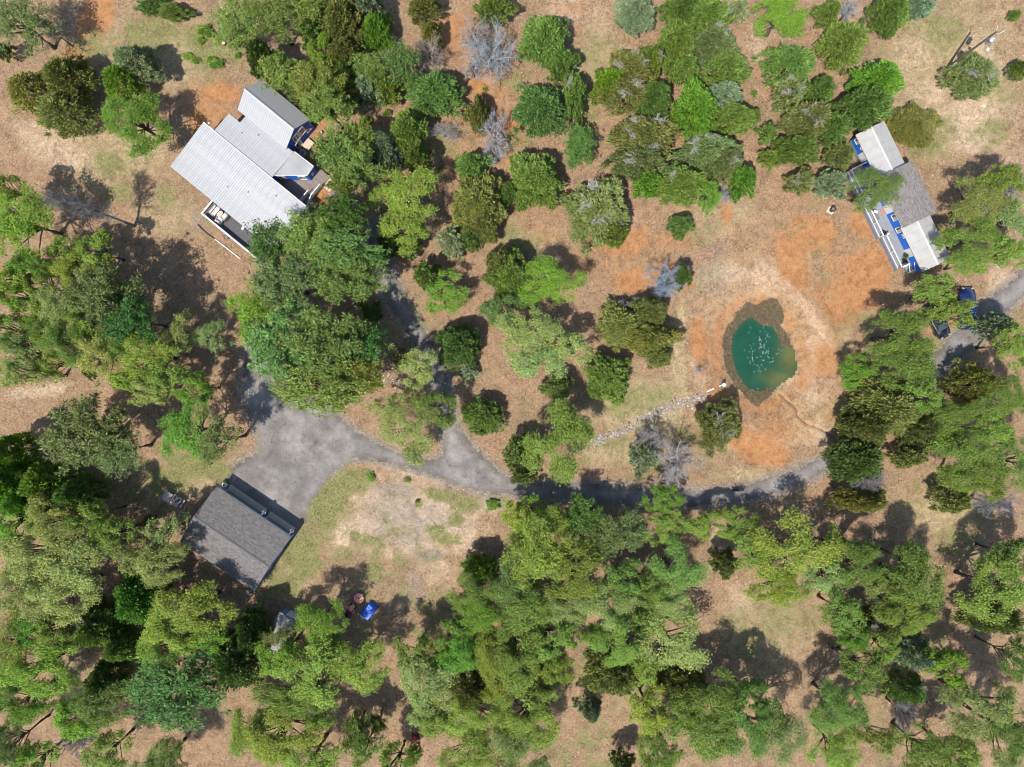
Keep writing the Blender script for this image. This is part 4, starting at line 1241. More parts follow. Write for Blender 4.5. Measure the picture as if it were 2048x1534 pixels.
def car(name, label, px, py, rot, paint, L=4.9, W=1.9, pickup=False):
    c = empty(name, (*G(px, py, .8), 0), rot); tag(c, label, 'car')
    hw = W/2; h = L/2
    body = MB().loft([ring(-h, hw*.8, .45, .80), ring(-h+.12, hw*.93, .32, .93), ring(-h+.7, hw, .28, .98), ring(-.9, hw, .28, .98), ring(.9, hw, .28, .96), ring(h-.9, hw*.98, .28, .90), ring(h-.25, hw*.88, .30, .80), ring(h, hw*.70, .42, .68)])
    body.build('body', paint, c, True)
    b0, b1, b2, b3 = (-.6, -.35, .35, 1.15) if pickup else (-h+.35, -h+1.0, .35, 1.25)
    MB().loft([ring(b0, hw*.86, .9, 1.0, .3), ring(b1, hw*.84, .9, 1.50, .3, .12), ring(b2, hw*.84, .9, 1.52, .3, .12), ring(b3, hw*.86, .9, .97, .3)]).build('cabin_glass', M['pane'], c)
    MB().loft([[(b1-.08, -hw*.69, 1.505), (b1-.08, hw*.69, 1.505), (b1-.08, hw*.66, 1.55), (b1-.08, -hw*.66, 1.55)], [(b2+.05, -hw*.69, 1.522), (b2+.05, hw*.69, 1.522), (b2+.05, hw*.66, 1.565), (b2+.05, -hw*.66, 1.565)]]).build('roof', paint, c)
    for x in (-h+.95, h-.95):
        for s in (-1, 1): wheel(c, x, s*(hw-.12), .34, .24)
    for s in (-1, 1):
        MB().obox(h-.12, s*hw*.6, .72, .18, .34, .12, -s*.4).build('headlight', M['lamp_glass'], c)
        MB().obox(.95, s*(hw+.08), 1.02, .14, .2, .14).build('mirror', paint, c)
        MB().obox(-h+.06, s*hw*.68, .78, .08, .24, .2).build('tail_light', M['red'], c)
    MB().box(h-.02, h+.05, -hw*.55, hw*.55, .42, .55).build('bumper', M['chrome'], c)
    if pickup:
        MB().box(-h+.12, -.75, -hw*.78, hw*.78, .985, 1.0).build('bed_liner', M['black'], c)
    return c


car('parked_car', 'dark navy car parked half under the tree beside the right drive', 1936, 617, R(90), M['navy'], 5.3, 2.0)
car('parked_car', 'black car nosing out from under the tree on orange dirt', 1876, 642, R(-62), M['carblack'], 4.6, 1.8)


def mower(px, py, rot, label, hood, body):
    c = empty('riding_mower', (*G(px, py, .5), 0), rot); tag(c, label, 'mower', 'red riding mowers')
    MB().loft([[(x, -w_, z0), (x, -w_, z1-.1), (x, -w_*.7, z1), (x, w_*.7, z1), (x, w_, z1-.1), (x, w_, z0)] for x, w_, z0, z1 in ((.15, .27, .35, .88), (.45, .28, .35, .86), (.8, .25, .38, .78), (.95, .18, .42, .66))]).build('hood', hood, c, True)
    MB().loft([[(x, -w_, .38), (x, -w_, z1-.06), (x, -w_+.08, z1), (x, w_-.08, z1), (x, w_, z1-.06), (x, w_, .38)] for x, w_, z1 in ((-.85, .32, .58), (-.75, .44, .64), (-.2, .44, .62), (-.05, .3, .5))]).build('rear_fender', body, c)
    MB().box(-.12, .18, -.42, .42, .30, .36).build('footrest', M['black'], c)
    s = MB().box(-.66, -.2, -.22, .22, .64, .72).build('seat', M['black'], c, bevel=.03)
    MB().obox(-.66, 0, .88, .08, .42, .36).build('seat_back', M['black'], c, bevel=.03)
    MB().tube([(.12, 0, .7), (-.02, 0, .98)], .02, 6).tube([(-.02+.14*math.sin(t)*.3, .17*math.cos(t), .98+.05*math.sin(t)) for t in [i*math.pi/8 for i in range(17)]], .018, 5).build('steering_wheel', M['black'], c)
    MB().lathe([(.48, .10), (.52, .14), (.52, .24), (.30, .30), (0, .31)], .05, 0, 20, .8, 1.15).build('cutting_deck', hood, c)
    for x, r_, w_ in ((-.55, .24, .22), (.7, .18, .15)):
        for sg in (-1, 1): wheel(c, x, sg*(.42 if x < 0 else .36), r_, w_)
    return c


mower(699, 1222, R(53), 'red riding mower beside the blue tarp', M['red_f'], M['red_d'])
m2 = mower(829.5, 1484, R(88), 'red riding mower standing alone in the lower woods', M['red_d'], M['red'])
MB().tube([(-.9, -.5, .45), (-1.0, -.5, .5), (-1.0, .5, .5), (-.9, .5, .45)], .025, 5).build('rear_bar', M['red_f'], m2)
MB().obox(-.75, -.52, .3, .9, .12, .1, .15).build('side_chute', M['red_f'], m2)
sc = empty('tow_spreader', (*G(718, 1196, .4), 0), R(55)); tag(sc, 'round faded red tow spreader with a white handle next to the mower', 'spreader')
MB().lathe([(.12, .16), (.34, .22), (.58, .46), (.62, .5), (.62, .54), (.56, .54), (.3, .40), (0, .36)], 0, 0, 24).build('hopper', M['red_f'], sc)
MB().tube([(.05, 0, .5), (.45, -.1, .85), (.95, -.15, 1.0)], .03, 6).build('handle', M['white_plastic'], sc)
MB().lathe([(.10, .37), (.14, .44), (.05, .52), (0, .53)], 0, 0, 10).build('agitator', M['rust'], sc)
for s in (-1, 1): wheel(sc, 0, s*.58, .18, .1)
MB().tube([(-.1, 0, .2), (-.9, 0, .28)], .03, 6).build('hitch_bar', M['black'], sc)
tc_ = empty('tarp_covered_load', (*G(736.5, 1224.5, .7), 0), R(-38)); tag(tc_, 'bright blue tarp draped over a boxy load by the red mower', 'tarp')
def tarp():
    r = np.random.default_rng(9)
    n = 26; u = np.linspace(-1, 1, n); U, V = np.meshgrid(u, u)
    X = U*.70; Y = V*1.08
    top = .78 + .05*(fbm(U*3+5, V*3+5, 3)-.5)*2 + .10*V
    e = np.maximum(np.abs(U), np.abs(V)); dr = sm(.80, 1.0, e)
    Z = top*(1-dr) + .12*dr + .05*(fbm(U*6, V*6, 8)-.5)
    X = X*(1+.06*dr*(fbm(V*5, U*5, 2)-.2)); Y = Y*(1+.05*dr*(fbm(V*5+9, U*5, 4)-.2))
    i = np.arange(n*n).reshape(n, n)
    F = np.stack([i[:-1, :-1], i[:-1, 1:], i[1:, 1:], i[1:, :-1]], -1).reshape(-1, 4)
    return np_mesh('tarp', np.stack([X, Y, Z], -1).reshape(-1, 3), F, M['tarp'], smooth=False)
link_mesh('tarp', tarp(), tc_)
MB().box(-.55, .55, -.9, .9, 0, .62).build('crate', M['pale_wood'], tc_)
MB().tube([(-.72, 0, .3), (0, 0.02, .86), (.72, 0, .3)], .015, 4).build('rope', M['white_plastic'], tc_)


def picnic(px, py, rot, label):
    c = empty('picnic_table', (*G(px, py, .7), 0), rot); tag(c, label, 'picnic table', 'grey picnic tables by the garage')
    for i in range(5): MB().box(-.62, .62, -.40+i*.162, -.40+i*.162+.15, .72, .76).build('top_plank', M['grey_wood'], c)
    for s in (-1, 1):
        b = MB().box(-.62, .62, s*.62-.13, s*.62+.13, .42, .46).build('bench', M['grey_wood'], c)
        MB().box(s*.45-.04, s*.45+.04, -.7, .7, .34, .42).box(s*.45-.04, s*.45+.04, -.06, .06, .42, .72).build('trestle', M['grey_wood'], c)
        for q in (-1, 1): MB().tube([(s*.45, q*.55, 0), (s*.45, q*.25, .72)], .045, 4).build('leg', M['grey_wood'], c)
    return c
picnic(335.5, 994, R(58), 'clear grey picnic table left of the garage')
p2 = picnic(354, 1003.5, R(58), 'grey picnic table strewn with dark clutter left of the garage')
def on_table(dx, dy):
    a = p2.rotation_euler[2]; return (p2.location[0]+dx*math.cos(a)-dy*math.sin(a), p2.location[1]+dx*math.sin(a)+dy*math.cos(a), .762)
o = MB().box(-.16, .16, -.12, .12, 0, .2).box(-.10, .10, -.02, .02, .2, .26).build('tool_box', M['black']); o.location = on_table(.25, -.12); o.rotation_euler = (0, 0, 1.3); tag(o, 'black tool box on the cluttered picnic table', 'tool box')
o = MB().lathe([(.1, 0), (.12, .2), (.06, .26), (.06, .3), (0, .3)], 0, 0, 12).build('water_jug', M['deck_dark']); o.location = on_table(-.05, .1); tag(o, 'dark grey jug on the cluttered picnic table', 'jug')
o = MB().lathe([(.09, 0), (.09, .14), (0, .15)], 0, 0, 12).build('paint_can', M['steel']); o.location = on_table(.40, .15); tag(o, 'grey can at the upper end of the cluttered picnic table', 'can')
def cloth():
    n = 9; u = np.linspace(-1, 1, n); U, V = np.meshgrid(u, u); 
    X = .26*U*(1-.4*V); Y = .13*V; Z = .05+.06*fbm(U*2+3, V*2+3, 4)
    i = np.arange(n*n).reshape(n, n); F = np.stack([i[:-1, :-1], i[:-1, 1:], i[1:, 1:], i[1:, :-1]], -1).reshape(-1, 4)
    return np_mesh('cloth', np.stack([X, Y, Z], -1).reshape(-1, 3), F, M['red_d'], smooth=True)
o = link_mesh('red_cloth', cloth()); o.location = on_table(-.34, .62); o.location.z = .46; o.rotation_euler = (0, 0, 1.0); tag(o, 'crumpled dark red cloth on a picnic table bench', 'cloth')

# white shed in the trees
sh = empty('white_shed', (*G(561, 1266, 2.4), 0), R(-118)); tag(sh, 'small shed with a white ribbed roof half hidden by trees', 'shed')
MB().box(-2.1, 2.1, -1.2, 1.2, -.05, 2.2).add([(2.1, -1.2, 2.2), (2.1, 1.2, 2.2), (2.1, 0, 2.85), (-2.1, -1.2, 2.2), (-2.1, 1.2, 2.2), (-2.1, 0, 2.85)], [(0,1,2),(3,5,4),(0,2,5,3),(1,4,5,2)]).build('wall', M['slate'], sh)
for s in (-1, 1):
    for i in range(6):
        a, b = -2.28+i*.76, -2.28+(i+1)*.76-.012
        poly = [(a, 0.003), (b, 0.003), (b, 1.42), (a, 1.42)] if s > 0 else [(a, -1.42), (b, -1.42), (b, -.003), (a, -.003)]
        zz = [2.98, 2.98, 2.22, 2.22] if s > 0 else [2.22, 2.22, 2.98, 2.98]
        m = MB().prism(poly, [q-.03 for q in zz], zz)
        for k in range(3):
            x = a+(k+.5)*.25
            pl = [(x-.03, poly[0][1]), (x+.03, poly[0][1]), (x+.03, poly[2][1]), (x-.03, poly[2][1])]
            m.prism(pl, [q-.01 for q in zz], [q+.03 for q in zz])
        m.build('roof_panel', M['white_roof'], sh)
MB().box(-2.14, -2.10, -.5, .5, 0, 1.95).build('door', M['trim'], sh)

# stump and dog
sx, sy = G(449, 88)
stp = empty('tree_stump', (sx, sy, 0)); tag(stp, 'cut tree stump among grass tufts above the house', 'stump')
MB().lathe([(.34, -.05), (.27, .1), (.25, .34)], 0, 0, 14).build('stump', M['bark'], stp)
MB().lathe([(.24, .338), (.22, .35), (0, .352)], 0, 0, 14).build('cut_face', M['pale_wood'], stp)


def dog():
    c = empty('dog', (*G(1471.5, 980.5, .4), 0.02), R(178)); tag(c, 'black dog standing on the shaded gravel drive', 'dog')
    J = [((0,0,.48), .12), ((.22,0,.47), .14), ((.36,0,.52), .11), ((.46,0,.62), .08), ((.54,0,.68), .075), ((.68,0,.64), .04),
         ((-.22,0,.49), .115), ((-.36,0,.52), .035), ((-.5,0,.60), .02)]
    V = [j[0] for j in J]; rr = [j[1] for j in J]; E_ = [(0,1),(1,2),(2,3),(3,4),(4,5),(0,6),(6,7),(7,8)]
    for s in (-1, 1):
        b = len(V); V += [(.24, s*.1, .36), (.23, s*.1, .2), (.24, s*.1, .04), (.28, s*.1, .02)]; rr += [.06, .035, .03, .028]
        E_ += [(1, b), (b, b+1), (b+1, b+2), (b+2, b+3)]
        b = len(V); V += [(-.18, s*.1, .36), (-.28, s*.1, .2), (-.24, s*.1, .04), (-.2, s*.1, .02)]; rr += [.07, .035, .03, .028]
        E_ += [(6, b), (b, b+1), (b+1, b+2), (b+2, b+3)]
        b = len(V); V += [(.52, s*.06, .76)]; rr += [.02]; E_ += [(4, b)]
    me = bpy.data.meshes.new('body'); me.from_pydata(V, E_, []); me.materials.append(M['fur'])
    o = bpy.data.objects.new('body', me); COL.objects.link(o); o.parent = c
    sk = o.modifiers.new('skin', 'SKIN')
    for i, q in enumerate(me.skin_vertices[0].data):
        q.radius = (rr[i], rr[i]); q.use_root = (i == 0)
    su = o.modifiers.new('sub', 'SUBSURF'); su.levels = 1; su.render_levels = 1


dog()

# ------------------------------------------------------------------ trees: templates
def limb_mesh(r, tips, ht, tr, name='trunk'):
    """tapered, slightly crooked trunk with limbs running out to the given tips"""
    m = MB()
    k = 6; path = []
    for i in range(k+1):
        t = i/k
        path.append((r.normal()*.06*ht*.3*t, r.normal()*.06*ht*.3*t, ht*.82*t - .1*(i == 0)))
    rad = [tr*(1.25 if i == 0 else 1-.85*i/k) for i in range(k+1)]
    m.tube(path, rad, 7)
    for T in tips:
        f = np.clip((T[2]/ht)*r.uniform(.45, .75), .15, .78)*k/.82
        f = min(f, k-.01); i = int(f); q = f-i
        a = np.array(path[i])*(1-q)+np.array(path[i+1])*q
        b = np.array(T); mid = (a+b)/2 + r.normal(size=3)*.06*ht*.5
        mid[2] += .05*ht
        m.tube([a, a*.45+mid*.55+r.normal(size=3)*.05, mid*.5+b*.5, b], [tr*.45, tr*.33, tr*.2, tr*.06], 5, False)
    return m.mesh(name, M['bark'], True)


def crown_oak(r, Rr, ht, dens=1.0):
    """broad crown: leaf clumps carried on the shell and inside of an uneven dome"""
    nc = int(44*(Rr/2.0)**1.45)+12
    cl = []; tips = []
    cb = ht*.55
    lob = r.uniform(0, 6.3, 4); la = r.uniform(.06, .2, 4)
    holes = [(r.uniform(0, 6.283), r.uniform(.2, .95)*Rr, r.uniform(.16, .30)*Rr) for _ in range(6)]
    for i in range(nc*8):
        if len(cl) >= nc: break
        a = r.uniform(0, 6.283); q = math.sqrt(r.uniform(0, 1))
        wob = 1 + sum(la[j]*math.cos((j+2)*a+lob[j]) for j in range(4))
        rr = q*Rr*.9*wob
        if any(math.hypot(rr*math.cos(a)-hr*math.cos(ha), rr*math.sin(a)-hr*math.sin(ha)) < hs for ha, hr, hs in holes): continue
        zt = math.sqrt(max(0, 1-q*q*.92))
        z = cb + (ht-cb)*(.12+.78*zt)*r.uniform(.6, 1.0)
        rc = min(r.uniform(.09, .21)*Rr*(1.0 if Rr > 2 else 1.25), .70)
        p = np.array([rr*math.cos(a), rr*math.sin(a), z])
        if any(np.linalg.norm(p-c[0]) < .42*(rc+c[1]) for c in cl): continue
        cl.append((p, rc)); tips.append(p)
    C = []; N = []; T = []
    want = 3.4*dens*math.pi*Rr*Rr/.0125; tot = sum(c[1]**2 for c in cl)
    for p, rc in cl:
        n = int(want*rc**2/tot)+4
        d = unit(r.normal(size=(n, 3)))
        d[:, 2] = np.abs(d[:, 2])*r.choice([1, 1, 1, -.7], n)
        rad = rc*np.power(r.uniform(.1, 1.45, n), .6)
        rad = rad*(1+.3*np.sin(d[:, 0]*5+p[0]*3)*np.sin(d[:, 1]*5+p[1]*3))
        C.append(p+d*rad[:, None]*np.array([1.15, 1.15, .7]))
        N.append(unit(d*.32+r.normal(size=(n, 3))*.5+np.array([0, 0, .72])))
        T.append(np.full(n, r.uniform(.85, 1.15)))
    C = np.concatenate(C); N = np.concatenate(N); T = np.concatenate(T)
    n = len(C)
    V, F = leaf_arrays(C, N, r.uniform(.11, .31, n), r.uniform(.08, .16, n), r, .15)
    hue = r.normal(size=n)
    c = np.stack([T*(1+.16*hue), T*(1+.05*hue), T*(1-.12*hue)], -1)*r.uniform(.74, 1.28, (n, 1))
    return V, F, np.repeat(c, 4, 0), tips


def crown_cedar(r, Rr, ht, dens=1.0):
    """dense rounded-conical crown of feathery sprays"""
    C = []; N = []; D = []; T = []; tips = []
    nb = int(80*(Rr/1.8)**1.3)+16
    lob = r.uniform(0, 6.3, 4); la = r.uniform(.05, .16, 4)
    for i in range(nb):
        a = i*2.39996 + r.uniform(-.4, .4); q = math.sqrt((i+.5)/nb)
        wob = 1 + sum(la[j]*math.cos((j+2)*a+lob[j]) for j in range(4))
        rr = q*Rr*.9*wob*r.uniform(.82, 1.14)
        z = ht*(.97-.62*q**1.7)*r.uniform(.86, 1.04)
        p = np.array([rr*math.cos(a), rr*math.sin(a), z])
        rc = r.uniform(.11, .22)*Rr*(1 if Rr > 1.2 else 1.25); rc = min(rc, .52)
        n = int(52*dens*(rc/.36)**1.7)+6
        out = np.array([math.cos(a)*(.25+.9*q), math.sin(a)*(.25+.9*q), .75-.4*q]); out /= np.linalg.norm(out)
        d = unit(r.normal(size=(n, 3))+out*.55)
        rad = rc*np.power(r.uniform(.05, 1.5, n), .6)
        C.append(p+d*rad[:, None]*np.array([1, 1, .9])); D.append(unit(out*.75+d*.6+r.normal(size=(n, 3))*.35))
        T.append(np.full(n, r.uniform(.8, 1.2)))
        if i % 6 == 0: tips.append(p*.9)
    # inner fill so that the ground does not shine through
    n = int(420*dens*(Rr/1.8)**2)
    a = r.uniform(0, 6.283, n); q = np.sqrt(r.uniform(0, .75, n)); 
    C.append(np.stack([q*Rr*np.cos(a), q*Rr*np.sin(a), ht*r.uniform(.25, .75, n)*(1-.45*q)], -1)); D.append(unit(np.stack([np.cos(a), np.sin(a), r.uniform(-.2, .8, n)], -1))); T.append(np.full(n, .9))
    C = np.concatenate(C); D = np.concatenate(D); T = np.concatenate(T); n = len(C)
    b = unit(np.cross(D, unit(r.normal(size=(n, 3)))))
    ln = r.uniform(.18, .46, n)[:, None]; wd = r.uniform(.10, .20, n)[:, None]
    V = np.empty((n, 4, 3)); V[:, 0] = C-D*ln*.5; V[:, 1] = C+b*wd*.5; V[:, 2] = C+D*ln*.5; V[:, 3] = C-b*wd*.5
    hue = r.normal(size=n)
    c = np.stack([T*(1+.18*hue), T*(1+.06*hue), T*(1-.08*hue)], -1)*r.uniform(.75, 1.27, (n, 1))
    return V.reshape(-1, 3), np.arange(4*n).reshape(-1, 4), np.repeat(c, 4, 0), tips


def crown_pine(r, Rr, ht, dens=1.0):
    """open crown of needle tufts at the ends of whorled branches"""
    tips = []; P = []
    nb = int(16*(Rr/2.2))+14
    for i in range(nb):
        a = i*2.39996+r.uniform(-.3, .3); lv = r.uniform(0, 1)
        L = Rr*(.35+.68*math.sqrt(1-lv*.8))*r.uniform(.75, 1.05); z0 = ht*(.55+.40*lv)
        tip = np.array([L*math.cos(a), L*math.sin(a), z0+L*.18])
        tips.append(tip)
        k = int(7+L*5)
        for j in range(k):
            t = r.uniform(.25, 1.05)
            P.append((tip*np.array([t, t, 1])+np.array([0, 0, -(1-t)*L*.15])+r.normal(size=3)*np.array([.34, .34, .24])*(.5+.5*t), r.uniform(.26, .44)))
    C = []; D = []; Ln = []; T = []
    for p, rc in P:
        n = int(19*dens)
        d = unit(r.normal(size=(n, 3))+np.array([0, 0, .45]))
        C.append(p+d*rc*r.uniform(.0, .35, (n, 1))); D.append(d); Ln.append(rc*r.uniform(.7, 1.15, n)); T.append(np.full(n, r.uniform(.75, 1.25)))
    C = np.concatenate(C); D = np.concatenate(D); Ln = np.concatenate(Ln); T = np.concatenate(T); n = len(C)
    b = unit(np.cross(D, unit(r.normal(size=(n, 3))))); wd = r.uniform(.06, .12, n)[:, None]
    V = np.empty((n, 4, 3)); V[:, 0] = C; V[:, 1] = C+D*Ln[:, None]*.5+b*wd*.5; V[:, 2] = C+D*Ln[:, None]; V[:, 3] = C+D*Ln[:, None]*.5-b*wd*.5
    hue = r.normal(size=n)
    c = np.stack([T*(1+.15*hue), T*(1+.05*hue), T], -1)*r.uniform(.75, 1.3, (n, 1))
    return V.reshape(-1, 3), np.arange(4*n).reshape(-1, 4), np.repeat(c, 4, 0), tips


def twig_arrays(r, Rr, ht, z0, nl, dens=1.0, spread=1.0):
    """bare grey branching, returned as arrays of thin triangles / quads"""
    V = []; k = [0]; Fq = []; C = []
    def seg(a, b, wa, wb):
        d = b-a; s = np.cross(d, r.normal(size=3)); s /= np.linalg.norm(s)+1e-9
        s2 = np.cross(d, s); s2 /= np.linalg.norm(s2)+1e-9
        for sv in (s, s2):
            i = k[0]; V.extend([a-sv*wa, a+sv*wa, b+sv*wb, b-sv*wb]); Fq.append((i, i+1, i+2, i+3)); k[0] += 4
        C.extend([r.uniform(.75, 1.25)]*8)
    def grow(p, d, L, w_, lv):
        n = 3; a = p
        for i in range(n):
            d = d + r.normal(size=3)*.22; d /= np.linalg.norm(d)
            b = a + d*L/n
            seg(a, b, w_*(1-.25*i/n), w_*(1-.25*(i+1)/n))
            if lv > 0:
                for _ in range(2 if lv > 1 else int(2*dens)+1):
                    dd = d*.7 + r.normal(size=3)*.75; dd[2] += .08; dd /= np.linalg.norm(dd)
                    grow(b, dd, L*r.uniform(.42, .62), w_*.48, lv-1)
            a = b
    for i in range(nl):
        a = i*6.283/nl + r.uniform(-.5, .5)
        d = np.array([math.cos(a)*spread, math.sin(a)*spread, r.uniform(.35, 1.1)]); d /= np.linalg.norm(d)
        grow(np.array([0, 0, z0+(ht-z0)*r.uniform(0, .35)]), d, Rr*r.uniform(.6, .85), .036*(Rr/2)**.5+.010, 2)
    return np.array(V), np.array(Fq), np.repeat(np.array(C)[:, None], 3, 1)


TPL = {}
CLS = {'oak': (1.5, 2.5, 3.5), 'cedar': (1.0, 1.8, 2.8), 'pine': (1.4, 2.2, 3.2), 'dead': (1.2, 2.4)}
THT = {'oak': (5, 8, 11), 'cedar': (3.2, 5.2, 7.2), 'pine': (6.5, 10, 13), 'dead': (3.0, 5.5)}
GEN = {'oak': crown_oak, 'cedar': crown_cedar, 'pine': crown_pine}
for kd in ('oak', 'cedar', 'pine'):
    for ci, (Rr, ht) in enumerate(zip(CLS[kd], THT[kd])):
        L = []
        for v in range(4):
            r = np.random.default_rng(1000+ci*50+v*7+len(kd)*13)
            V, F, c, tips = GEN[kd](r, Rr, ht, (1.0, 1.15, .85, .55)[v])
            # bring the crown back over its own trunk and to its nominal radius
            cen = V[:, :2].mean(0); V[:, :2] -= cen
            rad = np.percentile(np.hypot(V[:, 0], V[:, 1]), 96); s = Rr/rad
            V[:, :2] *= s
            tips = [np.array([(t[0]-cen[0])*s, (t[1]-cen[1])*s, t[2]]) for t in tips]
            tr = .055*Rr+.04
            L.append((np_mesh('crown', V, F, M['leaf'], c), limb_mesh(r, tips[:14], ht, tr)))
        TPL[kd, ci] = L
for ci, (Rr, ht) in enumerate(zip(CLS['dead'], THT['dead'])):
    L = []
    for v in range(3):
        r = np.random.default_rng(5000+ci*20+v)
        V, F, c = twig_arrays(r, Rr, ht, ht*.35, 9 if ci == 0 else 13, 2.0)
        me = np_mesh('bare_crown', V, F, M['deadwood'], c)
        L.append((me, limb_mesh(r, [], ht, .05*Rr+.05)))
    TPL['dead', ci] = L
TW = []
for v in range(3):
    r = np.random.default_rng(6000+v)
    V, F, c = twig_arrays(r, .9, 1.0, .0, 6, 1.2)
    TW.append(np_mesh('grey_twigs', V, F, M['deadwood'], c))

CODE = {  # code: kind, colour, words, object name
    'yg': ('oak', (0.2205, 0.3075, 0.0445), 'yellow-green oak', 'oak_tree'),
    'so': ('oak', (0.235, 0.29, 0.085), 'sparse pale oak', 'oak_tree'),
    'po': ('oak', (0.2597, 0.3234, 0.0901), 'pale grey-green oak', 'oak_tree'),
    'gr': ('oak', (0.1802, 0.2704, 0.0445), 'mid green oak', 'oak_tree'),
    'go': ('oak', (0.1311, 0.2052, 0.0456), 'dark green oak', 'oak_tree'),
    'br': ('oak', (0.1569, 0.2841, 0.0275), 'bright green leafy tree', 'leafy_tree'),
    'ol': ('cedar', (0.1887, 0.212, 0.053), 'olive cedar', 'cedar_tree'),
    'dk': ('cedar', (0.1049, 0.171, 0.0365), 'dark green cedar', 'cedar_tree'),
    'cg': ('cedar', (0.1537, 0.2332, 0.0445), 'green cedar', 'cedar_tree'),
    'gl': ('cedar', (0.2223, 0.285, 0.1425), 'blue-grey cedar', 'cedar_tree'),
    'li': ('cedar', (0.1855, 0.2226, 0.0689), 'cedar crusted with grey twigs', 'cedar_tree'),
    'bg': ('cedar', (0.1425, 0.2793, 0.0296), 'vivid green cedar', 'cedar_tree'),
    'pi': ('pine', (0.193, 0.2651, 0.0551), 'green pine', 'pine_tree'),
    'pb': ('pine', (0.1643, 0.2332, 0.0764), 'blue-green pine', 'pine_tree'),
    'dp': ('pine', (0.1003, 0.2052, 0.041), 'deep green pine', 'pine_tree'),
    'de': ('dead', (0.27, 0.255, 0.245), 'bare grey dead tree', 'dead_tree'),
    'sh': ('cedar', (0.1596, 0.2622, 0.0342), 'low bright green shrub', 'shrub'),
}
